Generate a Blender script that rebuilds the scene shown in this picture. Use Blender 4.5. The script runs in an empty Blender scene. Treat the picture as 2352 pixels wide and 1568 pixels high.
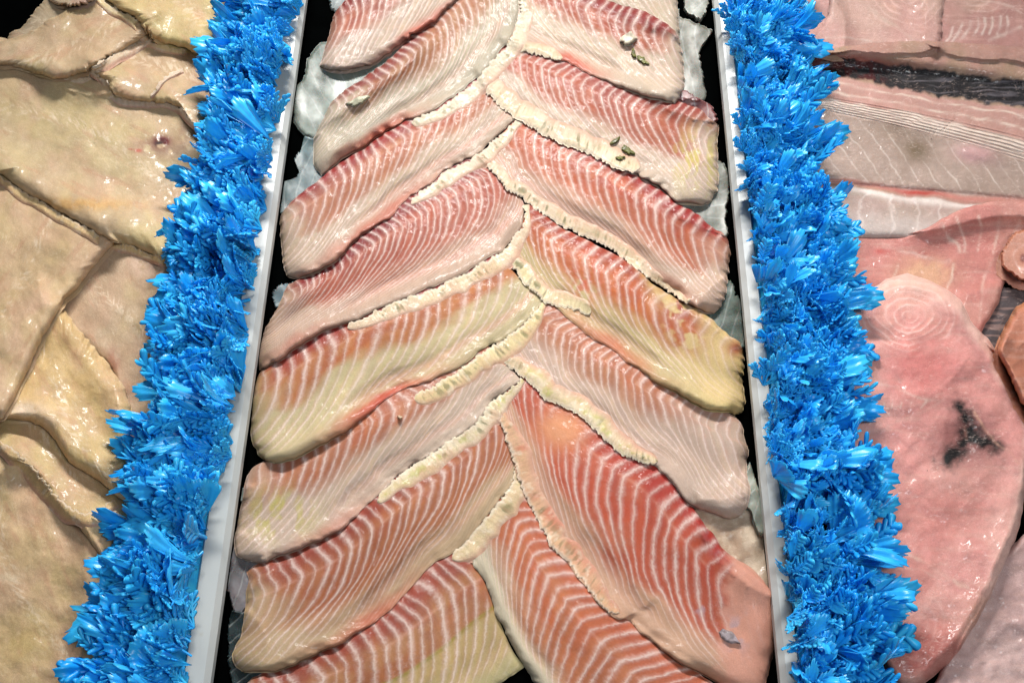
import bpy, math, random
import numpy as np
from mathutils import Matrix, Vector

# ------------------------------------------------------------------ camera
C = bpy.context.scene.collection
SC = bpy.context.scene
W_, H_, F_ = 2352.0, 1568.0, 2600.0          # picture frame used for tracing, focal length in the same unit
DIST = 0.81
_y = np.array([78.0, 4716.0, -F_]); _y /= np.linalg.norm(_y)      # rails run along world +Y
_x = np.array([1.0, 0, 0]); _x -= _y*_x.dot(_y); _x /= np.linalg.norm(_x)
_z = np.cross(_x, _y)
RCW = np.array([_x, _y, _z])                                      # camera -> world rotation
CAM = -DIST*(RCW @ np.array([0, 0, -1.0]))
cd = bpy.data.cameras.new('camera'); cd.sensor_width = 36; cd.lens = 36*F_/W_; cd.clip_start = .01; cd.clip_end = 50
cam = bpy.data.objects.new('camera', cd); C.objects.link(cam)
M4 = Matrix([list(RCW[i])+[CAM[i]] for i in range(3)]+[[0, 0, 0, 1]])
cam.matrix_world = M4
SC.camera = cam
SC.render.resolution_x = 1024; SC.render.resolution_y = 682

def P(u, v, z):
    u = np.asarray(u, float); v = np.asarray(v, float); z = np.asarray(z, float)
    d = np.stack([u-W_/2, -(v-H_/2), np.full_like(u, -F_)], -1) @ RCW.T
    t = (z-CAM[2])/d[..., 2]
    return np.stack([CAM[0]+d[..., 0]*t, CAM[1]+d[..., 1]*t, np.broadcast_to(z, u.shape)+0*u], -1)

# ------------------------------------------------------------------ light
world = bpy.data.worlds.new('World'); SC.world = world; world.use_nodes = True
bg = world.node_tree.nodes['Background']; bg.inputs[0].default_value = (.80, .90, 1.0, 1); bg.inputs[1].default_value = .19
def area(name, loc, target, sx, sy, power, col, spread=180):
    l = bpy.data.lights.new(name, 'AREA'); l.shape = 'RECTANGLE'; l.size = sx; l.size_y = sy; l.energy = power; l.color = col; l.spread = math.radians(spread)
    o = bpy.data.objects.new(name, l); C.objects.link(o); o.location = loc
    o.rotation_euler = (Vector(target)-Vector(loc)).to_track_quat('-Z', 'Y').to_euler()
    return o
area('area_light', (-.05, 1.00, .86), (0, .02, 0), .60, .10, 6.6, (1, .975, .94), 68)  # counter lamp above the far end
area('area_light', (.42, -.42, 1.15), (0.05, 0, 0), .30, .20, 9.0, (.92, .97, 1))  # fill light added near the camera, softening the shaded lower rims
SC.view_settings.view_transform = 'Standard'; SC.view_settings.look = 'None'
SC.view_settings.exposure = -.42; SC.view_settings.gamma = 1

# ------------------------------------------------------------------ helpers
def smooth(a, b, x):
    t = np.clip((x-a)/(b-a+1e-12), 0, 1); return t*t*(3-2*t)
def lin(c):
    c = np.asarray(c, float)/255.0
    return np.where(c <= .04045, c/12.92, ((c+.055)/1.055)**2.4)
def bump(x, c, w): return np.exp(-((x-c)/w)**2)
def vnoise(x, y, seed=0):
    rs = np.random.RandomState(seed); T = rs.rand(256, 256)
    xi = np.floor(x).astype(int); yi = np.floor(y).astype(int); fx = x-xi; fy = y-yi
    fx = fx*fx*(3-2*fx); fy = fy*fy*(3-2*fy)
    g = lambda a, b: T[a % 256, b % 256]
    return (g(xi, yi)*(1-fx)+g(xi+1, yi)*fx)*(1-fy)+(g(xi, yi+1)*(1-fx)+g(xi+1, yi+1)*fx)*fy
def fbm(x, y, seed=0, octv=4):
    s = 0; a = .5; n = 0
    for o in range(octv):
        s = s+a*vnoise(x*2**o+17*o, y*2**o+5*o, seed+o); n += a; a *= .5
    return s/n
def mix(a, b, w): return a+(b-a)*w[..., None]

def resample(pts, n):
    p = np.asarray(pts, float)
    if len(p) == 2:
        t = np.linspace(0, 1, n)[:, None]; return p[0]*(1-t)+p[1]*t
    q = np.vstack([2*p[0]-p[1], p, 2*p[-1]-p[-2]])
    out = []
    for i in range(len(p)-1):
        a, b, c, d = q[i:i+4]
        for t in np.linspace(0, 1, 16, endpoint=False):
            out.append(.5*((2*b)+(-a+c)*t+(2*a-5*b+4*c-d)*t*t+(-a+3*b-3*c+d)*t**3))
    out.append(p[-1]); out = np.array(out)
    L = np.r_[0, np.cumsum(np.linalg.norm(np.diff(out, axis=0), axis=1))]
    x = np.linspace(0, L[-1], n)
    return np.stack([np.interp(x, L, out[:, 0]), np.interp(x, L, out[:, 1])], -1)

def coons(top, bot, start, end, ns, nt):
    T = resample(top, ns); B = resample(bot, ns); S = resample(start, nt); E = resample(end, nt)
    S = S+(T[0]-S[0])*np.linspace(1, 0, nt)[:, None]+(B[0]-S[-1])*np.linspace(0, 1, nt)[:, None]
    E = E+(T[-1]-E[0])*np.linspace(1, 0, nt)[:, None]+(B[-1]-E[-1])*np.linspace(0, 1, nt)[:, None]
    s = np.linspace(0, 1, ns)[:, None, None]; t = np.linspace(0, 1, nt)[None, :, None]
    return ((1-t)*T[:, None]+t*B[:, None]+(1-s)*S[None]+s*E[None]
            -((1-s)*(1-t)*T[0]+s*(1-t)*T[-1]+(1-s)*t*B[0]+s*t*B[-1]))

# height field of everything already lying in the trays; every new piece is draped over it
RES = .0013; X0, Y0 = -.60, -.45; NX, NY = int(1.2/RES), int(.95/RES)
HM = np.full((NX, NY), -.003)
def hidx(x, y):
    return (np.clip(((x-X0)/RES).astype(int), 0, NX-1), np.clip(((y-Y0)/RES).astype(int), 0, NY-1))
def dens(a, wrap=False):
    if wrap: a = np.concatenate([a, a[:1]])
    b = np.empty((a.shape[0]*2-1, a.shape[1])); b[::2] = a; b[1::2] = (a[:-1]+a[1:])/2
    c = np.empty((b.shape[0], b.shape[1]*2-1)); c[:, ::2] = b; c[:, 1::2] = (b[:, :-1]+b[:, 1:])/2
    return c
def hsplat(x, y, z, wrap=False):
    x, y, z = dens(x, wrap), dens(y, wrap), dens(z, wrap)
    i, j = hidx(x, y)
    np.maximum.at(HM, (i.ravel(), j.ravel()), z.ravel())
def blur(z):
    a = np.pad(z, ((1, 1), (0, 0)), 'edge'); z = (a[:-2]+2*a[1:-1]+a[2:])/4
    a = np.pad(z, ((0, 0), (1, 1)), 'edge'); return (a[:, :-2]+2*a[:, 1:-1]+a[:, 2:])/4
def bil(G, x, y, x0, y0):
    fx = np.clip((x-x0)/RES-.5, 0, G.shape[0]-1.001); fy = np.clip((y-y0)/RES-.5, 0, G.shape[1]-1.001)
    i = fx.astype(int); j = fy.astype(int); fx = fx-i; fy = fy-j
    return (G[i, j]*(1-fx)+G[i+1, j]*fx)*(1-fy)+(G[i, j+1]*(1-fx)+G[i+1, j+1]*fx)*fy
def drape(UV, th, stiff=60, wrap=False, iters=3, lift=.0003):
    zb = np.full(UV.shape[:2], 0.0)
    n0, n1 = zb.shape; j = np.arange(n1)/(n1-1); i = np.arange(n0)/(n0-1)
    if wrap: wE = smooth(1.0, .88, j)[None]*np.ones((n0, 1))
    else: wE = smooth(0, .14, np.minimum(j, 1-j))[None]*smooth(0, .06, np.minimum(i, 1-i))[:, None]
    for k in range(iters):
        W = P(UV[..., 0], UV[..., 1], zb+th)
        I, J = hidx(dens(W[..., 0], wrap), dens(W[..., 1], wrap))
        i0, i1, j0, j1 = max(I.min()-6, 0), min(I.max()+7, NX), max(J.min()-6, 0), min(J.max()+7, NY)
        H = HM[i0:i1, j0:j1]
        M = np.zeros(H.shape); M[I-i0, J-j0] = 1.0
        inside = M > 0
        def sm(z, n, floor):
            for _ in range(n):
                b = blur(M); zz = blur(z*M)/np.maximum(b, 1e-6)
                z = np.where(inside, np.maximum(zz, floor) if floor is not None else zz, z)
            return z
        z = sm(H.copy(), stiff, H); z = sm(z, 5, None); z = np.maximum(z, H)
        ze = sm(H.copy(), 4, H*.5+sm(H.copy(), 2, None)*.5) if stiff > 20 else z
        def fill(z):
            m = M.copy(); z = z*M
            for _ in range(5):
                b = blur(m); zz = blur(z)/np.maximum(b, 1e-6)
                new = (m == 0) & (b > 1e-4); z = np.where(new, zz, z); m = np.where(new, 1.0, m)
            return z+(m == 0)*H
        x0, y0 = X0+i0*RES, Y0+j0*RES
        zb = bil(fill(z), W[..., 0], W[..., 1], x0, y0)
        if stiff > 20: zb = bil(fill(ze), W[..., 0], W[..., 1], x0, y0)*(1-wE)+zb*wE
        zb = zb+lift
    W = P(UV[..., 0], UV[..., 1], zb+th)
    return W, zb

def mesh_obj(name, verts, faces, mat, parent=None, attrs=None, smooth_=True):
    me = bpy.data.meshes.new(name)
    verts = np.ascontiguousarray(verts, dtype=np.float32).reshape(-1, 3)
    me.from_pydata(verts.tolist() if len(verts) < 5 else [], [], [])
    if True:
        me = bpy.data.meshes.new(name)
        if isinstance(faces, np.ndarray):
            nf, k = faces.shape
            me.vertices.add(len(verts)); me.vertices.foreach_set('co', verts.ravel())
            me.loops.add(nf*k); me.loops.foreach_set('vertex_index', faces.ravel().astype(np.int32))
            me.polygons.add(nf); me.polygons.foreach_set('loop_start', np.arange(0, nf*k, k, dtype=np.int32))
            me.update(calc_edges=True)
        else:
            me.from_pydata(verts.tolist(), [], faces)
    if smooth_: me.polygons.foreach_set('use_smooth', np.ones(len(me.polygons), bool))
    for an, (ty, arr) in (attrs or {}).items():
        a = me.attributes.new(an, ty, 'POINT')
        arr = np.ascontiguousarray(arr, dtype=np.float32)
        a.data.foreach_set({'FLOAT': 'value', 'FLOAT_VECTOR': 'vector', 'FLOAT_COLOR': 'color'}[ty], arr.ravel())
    me.validate(); me.update()
    if mat: me.materials.append(mat)
    o = bpy.data.objects.new(name, me); C.objects.link(o)
    if parent: o.parent = parent
    return o
def tag(o, label=None, cat=None, group=None, kind=None):
    for k, v in (('label', label), ('category', cat), ('group', group), ('kind', kind)):
        if v: o[k] = v
    return o

def shell(W, zb, wrap=False, attrs=None, name='piece', mat=None, parent=None):
    """closed body: top grid W, underside follows zb"""
    ns, nt = W.shape[:2]
    bot = W.copy(); cen = W.mean((0, 1))
    bot[..., 2] = np.minimum(zb, W[..., 2]-.0004)
    V = np.concatenate([W.reshape(-1, 3), bot.reshape(-1, 3)])
    N = ns*nt
    idx = np.arange(N).reshape(ns, nt)
    if wrap: idx = np.vstack([idx, idx[:1]])
    f = np.stack([idx[:-1, :-1], idx[1:, :-1], idx[1:, 1:], idx[:-1, 1:]], -1).reshape(-1, 4)
    # orientation test
    a, b, c = W.reshape(-1, 3)[f[len(f)//2, :3]]
    up = np.cross(b-a, c-a)[2] > 0
    ft = f if up else f[:, ::-1]
    fb = (f+N)[:, ::-1] if up else f+N
    walls = []
    def wall(line):
        q = np.stack([line[:-1], line[1:], line[1:]+N, line[:-1]+N], -1); walls.append(q)
    wall(idx[:, -1])
    if not wrap: wall(idx[::-1, 0]); wall(idx[0, :]); wall(idx[-1, ::-1])
    w = np.concatenate(walls)
    if up: pass
    faces = np.concatenate([ft, fb, w if not up else w[:, ::-1]])
    at = {}
    for k, (ty, arr) in (attrs or {}).items():
        n = 1 if ty == 'FLOAT' else (3 if ty == 'FLOAT_VECTOR' else 4)
        arr = np.asarray(arr).reshape(N, -1); at[k] = (ty, np.concatenate([arr, arr]))
    return mesh_obj(name, V, faces, mat, parent, at)

# ------------------------------------------------------------------ materials
class NT:
    def __init__(s, name):
        s.m = bpy.data.materials.new(name); s.m.use_nodes = True; s.t = s.m.node_tree
        s.t.nodes.clear()
    def n(s, typ, **kw):
        nd = s.t.nodes.new(typ)
        for k, v in kw.items():
            if k.startswith('i_'):
                key = k[2:]; key = int(key) if key.isdigit() else key.replace('_', ' ')
                if isinstance(v, bpy.types.NodeSocket): s.t.links.new(v, nd.inputs[key])
                else: nd.inputs[key].default_value = v
            else: setattr(nd, k, v)
        return nd
    def math(s, op, a, b=0.0, c=0.0, clamp=False):
        nd = s.t.nodes.new('ShaderNodeMath'); nd.operation = op; nd.use_clamp = clamp
        for i, x in enumerate((a, b, c)):
            if isinstance(x, bpy.types.NodeSocket): s.t.links.new(x, nd.inputs[i])
            else: nd.inputs[i].default_value = x
        return nd.outputs[0]
    def step(s, x, a, b, lo=0.0, hi=1.0):
        nd = s.t.nodes.new('ShaderNodeMapRange'); nd.interpolation_type = 'SMOOTHSTEP'
        for i, v in enumerate((x, a, b, lo, hi)):
            if isinstance(v, bpy.types.NodeSocket): s.t.links.new(v, nd.inputs[i])
            else: nd.inputs[i].default_value = v
        return nd.outputs[0]
    def mixc(s, f, a, b, bt='MIX'):
        nd = s.t.nodes.new('ShaderNodeMix'); nd.data_type = 'RGBA'; nd.blend_type = bt
        for i, v in ((0, f), (6, a), (7, b)):
            if isinstance(v, bpy.types.NodeSocket): s.t.links.new(v, nd.inputs[i])
            else: nd.inputs[i].default_value = v if i == 0 else (tuple(v)+(1,) if len(v) == 3 else v)
        return nd.outputs[2]
    def attr(s, name): return s.n('ShaderNodeAttribute', attribute_name=name)
    def noise(s, vec, scale, detail=3, rough=.55, sc=None):
        if sc is not None:
            mp = s.n('ShaderNodeMapping'); s.t.links.new(vec, mp.inputs[0]); mp.inputs['Scale'].default_value = sc; vec = mp.outputs[0]
        nd = s.n('ShaderNodeTexNoise'); s.t.links.new(vec, nd.inputs['Vector'])
        nd.inputs['Scale'].default_value = scale; nd.inputs['Detail'].default_value = detail; nd.inputs['Roughness'].default_value = rough
        return nd.outputs['Fac']
    def link(s, a, b): s.t.links.new(a, b)
    def out(s, sh): o = s.n('ShaderNodeOutputMaterial'); s.link(sh, o.inputs[0]); return s.m

def flesh_material(name, streak=0.0, streakc=(.8, .72, .55), ssc=(.7, 4.5, 1), coat=.22, sss=.08, wet=.25, rough=.50, linec=(.72, .57, .50), linek=.60, glint=1.0, fib=(1.2, 9, 1), bumpk=.35, spot=True):
    """pigment, stripe (phase), stripe_w (strength), st (cm along / across) come from the mesh"""
    k = NT(name)
    st = k.attr('st').outputs['Vector']; pig = k.attr('pigment').outputs['Color']
    ph = k.attr('stripe').outputs['Fac']; sw = k.attr('stripe_w').outputs['Fac']; sp = k.attr('fleck').outputs['Fac']
    nf = k.noise(st, 3.0, 4, .6, (1.0, .35, 1))           # streaks along the muscle fibres between lines
    nl = k.noise(st, 1.1, 3)
    nh = k.noise(st, 9.0, 3, .7, (.45, 1.6, 1))
    w = k.math('ADD', ph, k.math('MULTIPLY', k.math('SUBTRACT', nl, .5), .38))
    w = k.math('ADD', w, k.math('MULTIPLY', k.math('SUBTRACT', nh, .5), .48))
    d = k.math('PINGPONG', w, .5)                          # 0 on a line, .5 between lines
    wn = k.n('ShaderNodeTexWhiteNoise', noise_dimensions='1D', i_W=k.math('ROUND', w)).outputs['Value']
    wb = k.n('ShaderNodeTexWhiteNoise', noise_dimensions='1D', i_W=k.math('ADD', k.math('FLOOR', w), 91.3)).outputs['Value']
    wid = k.math('MULTIPLY', k.math('MULTIPLY_ADD', nf, .24, .050), k.math('MULTIPLY_ADD', wn, .9, .65))
    sw = k.math('MULTIPLY', sw, k.math('MULTIPLY_ADD', wn, .45, .62))
    sw = k.math('MULTIPLY', sw, k.step(k.noise(st, 1.7, 3, .6), .30, .52, .50, 1.0))
    halo = k.step(d, k.math('ADD', wid, .21), k.math('MULTIPLY', wid, .2))
    line = k.math('ADD', k.math('MULTIPLY', halo, .70), k.math('MULTIPLY', k.step(d, k.math('ADD', k.math('MULTIPLY', wid, .6), .035), k.math('MULTIPLY', wid, .3)), .30))
    core = k.step(d, .10, .0)
    lw = k.math('MULTIPLY', line, sw, clamp=True)
    fibre = k.noise(st, 9.0, 4, .65, fib); fine = k.noise(st, 19.0, 4, .75)
    blot = k.noise(st, .8, 4, .6)
    c = k.mixc(k.step(fibre, .30, .75), k.mixc(1.0, pig, (.90, .86, .84), 'MULTIPLY'), k.mixc(1.0, pig, (1.12, 1.10, 1.08), 'MULTIPLY'))
    c = k.mixc(k.step(blot, .35, .70), k.mixc(1.0, c, (.90, .90, .90), 'MULTIPLY'), c)
    # the red-brown meat darkens just beside the pale septa
    c = k.mixc(k.step(fine, .35, .70), k.mixc(1.0, c, (.86, .84, .82), 'MULTIPLY'), k.mixc(1.0, c, (1.08, 1.08, 1.08), 'MULTIPLY'))
    side = k.math('MULTIPLY', k.step(d, .36, .16), sw)
    c = k.mixc(k.math('MULTIPLY', side, .40), c, k.mixc(1.0, c, (.82, .55, .50), 'MULTIPLY'))
    fr = k.math('FRACT', w)
    c = k.mixc(k.math('MULTIPLY', k.math('MULTIPLY', k.step(fr, .75, .10), sw), .42), c, k.mixc(1.0, c, (.80, .62, .58), 'MULTIPLY'))
    c = k.mixc(k.math('MULTIPLY', k.math('MULTIPLY', k.step(k.noise(st, 1.6, 3, .6), .5, .7), sw), .35), c, k.mixc(1.0, c, (1.12, .92, .72), 'MULTIPLY'))
    c = k.mixc(k.math('MULTIPLY', wb, sw), k.mixc(1.0, c, (.92, .88, .86), 'MULTIPLY'), k.mixc(1.0, c, (1.10, 1.06, .92), 'MULTIPLY'))
    lc = k.mixc(linek, c, linec)
    c = k.mixc(k.math('MULTIPLY', lw, .86), c, lc)
    c = k.mixc(k.math('MULTIPLY', k.math('MULTIPLY', core, sw), .30, clamp=True), c, (.74, .63, .57))
    if streak:
        wv = k.n('ShaderNodeVectorMath', operation='ADD'); k.link(st, wv.inputs[0])
        nv = k.n('ShaderNodeTexNoise'); k.link(st, nv.inputs['Vector']); nv.inputs['Scale'].default_value = 1.1
        vs = k.n('ShaderNodeVectorMath', operation='SCALE'); k.link(nv.outputs['Color'], vs.inputs[0]); vs.inputs['Scale'].default_value = .9
        k.link(vs.outputs[0], wv.inputs[1])
        q = k.step(k.noise(wv.outputs[0], 2.6, 5, .68, ssc), .52, .70)
        patch = k.step(k.noise(st, .55, 3, .6), .38, .62)
        c = k.mixc(k.math('MULTIPLY', k.math('MULTIPLY', q, patch), streak), c, streakc)
        c = k.mixc(k.step(k.noise(st, 1.3, 5, .7), .30, .70), k.mixc(1.0, c, (.94, .92, .90), 'MULTIPLY'), k.mixc(1.0, c, (1.05, 1.05, 1.05), 'MULTIPLY'))
    if spot:
        vo = k.noise(st, 6.0, 3, .7)
        f = k.math('MULTIPLY', k.step(vo, .54, .66), sp, clamp=True)
        c = k.mixc(k.math('MULTIPLY', f, .75), c, (.33, .34, .10))
        vo2 = k.noise(st, 13.0, 2, .6)
        f2 = k.math('MULTIPLY', k.step(vo2, .70, .76), k.math('MULTIPLY', sp, .35), clamp=True)
        c = k.mixc(k.math('MULTIPLY', f2, .8), c, (.10, .12, .07))
    b = k.n('ShaderNodeBsdfPrincipled')
    k.link(c, b.inputs['Base Color'])
    b.inputs['Subsurface Weight'].default_value = sss; b.inputs['Subsurface Radius'].default_value = (1.0, .45, .3)
    b.inputs['Subsurface Scale'].default_value = .0035
    wetn = k.noise(st, 2.2, 4, .6)
    k.link(k.step(wetn, .35, .7, rough-.10, rough+.18), b.inputs['Roughness'])
    b.inputs['Specular IOR Level'].default_value = wet
    k.link(k.step(k.noise(st, .9, 3, .6), .38, .66, .08, coat), b.inputs['Coat Weight']); b.inputs['Coat Roughness'].default_value = .17; b.inputs['Coat IOR'].default_value = 1.40
    hsum = k.math('ADD', k.math('MULTIPLY', lw, .9), k.math('MULTIPLY', fibre, .6))
    hsum = k.math('ADD', hsum, k.math('MULTIPLY', k.noise(st, 15, 3, .6), .40))
    hsum = k.math('ADD', hsum, k.math('MULTIPLY', k.noise(st, 3.2, 3, .6), .9))
    bp = k.n('ShaderNodeBump', i_Strength=bumpk, i_Distance=.0012, i_Height=hsum)
    k.link(bp.outputs[0], b.inputs['Normal'])
    gh = k.math('ADD', k.math('MULTIPLY', k.noise(st, 1.5, 1.6, .42), 1.6), k.math('MULTIPLY', lw, .14))
    bc = k.n('ShaderNodeBump', i_Strength=glint, i_Distance=.0011, i_Height=gh)
    k.link(bc.outputs[0], b.inputs['Coat Normal'])
    return k.out(b.outputs[0])

def plain_material(name, col, rough=.4, spec=.5, noise_amt=.12, bumpk=0.0, scale=60, trans=0, tcol=None):
    k = NT(name)
    tc = k.n('ShaderNodeTexCoord').outputs['Object']
    nz = k.noise(tc, scale, 4, .6)
    c = k.mixc(k.step(nz, .3, .7), tuple(np.array(col)*(1-noise_amt)), tuple(np.minimum(np.array(col)*(1+noise_amt), 1)))
    b = k.n('ShaderNodeBsdfPrincipled'); k.link(c, b.inputs['Base Color'])
    b.inputs['Roughness'].default_value = rough; b.inputs['Specular IOR Level'].default_value = spec
    if bumpk:
        bp = k.n('ShaderNodeBump', i_Strength=bumpk, i_Distance=.001, i_Height=k.noise(tc, scale*5, 4, .6)); k.link(bp.outputs[0], b.inputs['Normal'])
    sh = b.outputs[0]
    if trans:
        tr = k.n('ShaderNodeBsdfTranslucent'); tr.inputs[0].default_value = tuple(tcol)+(1,)
        mx = k.n('ShaderNodeMixShader'); mx.inputs[0].default_value = trans; k.link(sh, mx.inputs[1]); k.link(tr.outputs[0], mx.inputs[2]); sh = mx.outputs[0]
    return k.out(sh)

M_TIL = flesh_material('tilapia_flesh')
M_FIN = flesh_material('belly_fringe_flesh', coat=.20, sss=.1, bumpk=.5, fib=(9, 1.2, 1))
M_CAT = flesh_material('catfish_flesh', streak=.30, coat=.45,  sss=.12, bumpk=.30, glint=.9, fib=(1.6, 7, 1), spot=False)
M_SWO = flesh_material('steak_flesh', streak=.34, streakc=(.92, .70, .62), ssc=(1.2, 3.6, 1), coat=.5,  sss=.12, linec=(.98, .72, .65), linek=.8, glint=1.0, bumpk=.45, fib=(3, 5, 1), spot=False)
M_BLACK = plain_material('black_tray_plastic', (.0008, .0010, .0010), .7, .0, .2, .0)
M_BED = plain_material('dark_tray_liner', (.012, .012, .014), .5, .2, .3, .1)
def rail_material():
    k = NT('white_divider_plastic')
    tc = k.n('ShaderNodeTexCoord').outputs['Object']
    nz = k.noise(tc, 9, 5, .6); n2 = k.noise(tc, 120, 3, .7, (1, .12, 1)); n3 = k.noise(tc, 45, 4, .6)
    c = k.mixc(k.step(nz, .3, .7), (.42, .44, .43), (.52, .53, .51))
    c = k.mixc(k.math('MULTIPLY', k.step(n2, .55, .75), .25), c, (.34, .35, .33))
    c = k.mixc(k.math('MULTIPLY', k.step(n3, .66, .74), .35), c, (.38, .34, .26))
    b = k.n('ShaderNodeBsdfPrincipled'); k.link(c, b.inputs['Base Color']); b.inputs['Roughness'].default_value = .38
    bp = k.n('ShaderNodeBump', i_Strength=.15, i_Distance=.001, i_Height=n2); k.link(bp.outputs[0], b.inputs['Normal'])
    return k.out(b.outputs[0])
M_RAIL = rail_material()
def blue_material():
    k = NT('blue_plastic_foliage')
    oi = k.n('ShaderNodeObjectInfo'); tc = k.n('ShaderNodeTexCoord').outputs['Object']
    nz = k.noise(tc, 55, 3, .6)
    c = k.mixc(k.step(nz, .3, .72), (.008, .40, 1.0), (.06, .66, 1.0))
    c = k.mixc(k.math('MULTIPLY', oi.outputs['Random'], .35), c, (.09, .60, 1.0))
    b = k.n('ShaderNodeBsdfPrincipled'); k.link(c, b.inputs['Base Color']); b.inputs['Roughness'].default_value = .30
    b.inputs['Specular IOR Level'].default_value = .45
    tr = k.n('ShaderNodeBsdfTranslucent'); tr.inputs[0].default_value = (.02, .62, 1, 1)
    mx = k.n('ShaderNodeMixShader'); mx.inputs[0].default_value = .30; k.link(b.outputs[0], mx.inputs[1]); k.link(tr.outputs[0], mx.inputs[2])
    return k.out(mx.outputs[0])
M_BLUE = blue_material()
def skin_material():
    k = NT('translucent_skin_film')
    st = k.attr('st').outputs['Vector']; pig = k.attr('pigment').outputs['Color']; ph = k.attr('stripe').outputs['Fac']
    nl = k.noise(st, 1.0, 3)
    w = k.math('ADD', ph, k.math('MULTIPLY', k.math('SUBTRACT', nl, .5), .5))
    d = k.math('PINGPONG', w, .5); line = k.step(d, .10, .02)
    c = k.mixc(k.step(k.noise(st, .9, 3), .3, .7), k.mixc(1.0, pig, (.80, .86, .86), 'MULTIPLY'), pig)
    c = k.mixc(k.math('MULTIPLY', line, .28), c, (.50, .52, .50))
    b = k.n('ShaderNodeBsdfPrincipled'); k.link(c, b.inputs['Base Color']); b.inputs['Roughness'].default_value = .36
    b.inputs['Subsurface Weight'].default_value = .2; b.inputs['Subsurface Scale'].default_value = .004
    bp = k.n('ShaderNodeBump', i_Strength=.3, i_Distance=.0010, i_Height=k.noise(st, 1.0, 2, .5)); k.link(bp.outputs[0], b.inputs['Normal'])
    tr = k.n('ShaderNodeBsdfTransparent'); mx = k.n('ShaderNodeMixShader')
    k.link(k.step(k.noise(st, .7, 3), .3, .7, .05, .60), mx.inputs[0]); k.link(b.outputs[0], mx.inputs[1]); k.link(tr.outputs[0], mx.inputs[2])
    return k.out(mx.outputs[0])
M_SKIN = skin_material()

# ------------------------------------------------------------------ trays, liner, dividers
def box_pts(u0, v0, u1, v1, z): return P(np.array([u0, u1]), np.array([v0, v1]), z)
def prism_along(name, prof_a, prof_b, mat, parent=None, sm=False, segs=40, jit=0):
    """profile (list of world (x,z)) swept from y=ya to y=yb"""
    ya, pa = prof_a; yb, pb = prof_b; n = len(pa); V = []; Fc = []
    for i in range(segs+1):
        f = i/segs
        for (xa, za), (xb, zb) in zip(pa, pb):
            V.append((xa*(1-f)+xb*f+jit*math.sin(i*1.7)*.5, ya*(1-f)+yb*f, za*(1-f)+zb*f))
    for i in range(segs):
        for j in range(n):
            a = i*n+j; b = i*n+(j+1) % n; Fc.append((a, b, b+n, a+n))
    Fc.append(tuple(range(n))[::-1]); Fc.append(tuple(range(segs*n, segs*n+n)))
    o = mesh_obj(name, np.array(V), Fc, mat, parent, smooth_=sm)
    return o
ZR = .020
def railx(u0, v0, u1, v1, z=ZR):
    p = P(np.array([u0, u1]), np.array([v0, v1]), z); return p[:, 0].mean()
# rails: x position of the crease between top face and inner bevel
XL = railx(690, 0, 468, 1568); XR = railx(1651, 0, 1808, 1568)
YA, YB = -.40, .46
def divider(x, sgn, label, w):
    pr = [(x, ZR), (x-sgn*w, ZR+.0008), (x-sgn*(w+.002), ZR-.003), (x-sgn*(w+.002), -.03), (x-sgn*.002, -.03), (x-sgn*.002, ZR-.010), (x+sgn*.0033, ZR-.010), (x+sgn*.0033, ZR-.004)]
    if sgn > 0: pr = pr[::-1]
    t = prism_along('tray_divider', (YA, pr), (YB, pr), M_RAIL)
    return tag(t, label, 'divider', 'white dividers between the trays')
divider(XL, 1, 'white plastic divider left of the striped tilapia fillets, beside the yellowish catfish', .0115)
divider(XR, -1, 'white plastic divider right of the striped tilapia fillets, beside the pink steaks', .0072)
def slab(name, x0, x1, y0, y1, z0, z1, mat, parent=None):
    V = [(x, y, z) for z in (z0, z1) for y in (y0, y1) for x in (x0, x1)]
    Fc = [(0, 2, 3, 1), (4, 5, 7, 6), (0, 1, 5, 4), (2, 6, 7, 3), (0, 4, 6, 2), (1, 3, 7, 5)]
    return mesh_obj(name, np.array(V, float), Fc, mat, parent, smooth_=False)
tray = bpy.data.objects.new('fish_tray', None); C.objects.link(tray); tray.location = (0, 0, 0)
tag(tray, 'black plastic tray holding the striped tilapia fillets between the white dividers', 'tray')
slab('tray_floor', XL-.0015, XR+.0015, YA, YB, -.011, -.0035, M_BLACK, tray)
slab('tray_wall', XL-.0015, XL+.0022, YA, YB, -.0033, ZR-.0103, M_BLACK, tray)
slab('tray_wall', XR-.0022, XR+.0015, YA, YB, -.0033, ZR-.0103, M_BLACK, tray)
tag(slab('counter_bed', -.75, .75, -.60, .62, -.060, -.032, M_BED), kind='structure')
for x0, x1, lb in ((-.62, XL-.014, 'black tray under the yellowish catfish fillets at the left'), (XR+.0095, .62, 'black tray under the pink fish steaks at the right')):
    t = bpy.data.objects.new('fish_tray', None); C.objects.link(t); tag(t, lb, 'tray')
    slab('tray_floor', x0, x1, YA-.03, YB+.03, -.024, -.0165, M_BLACK, t)

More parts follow.
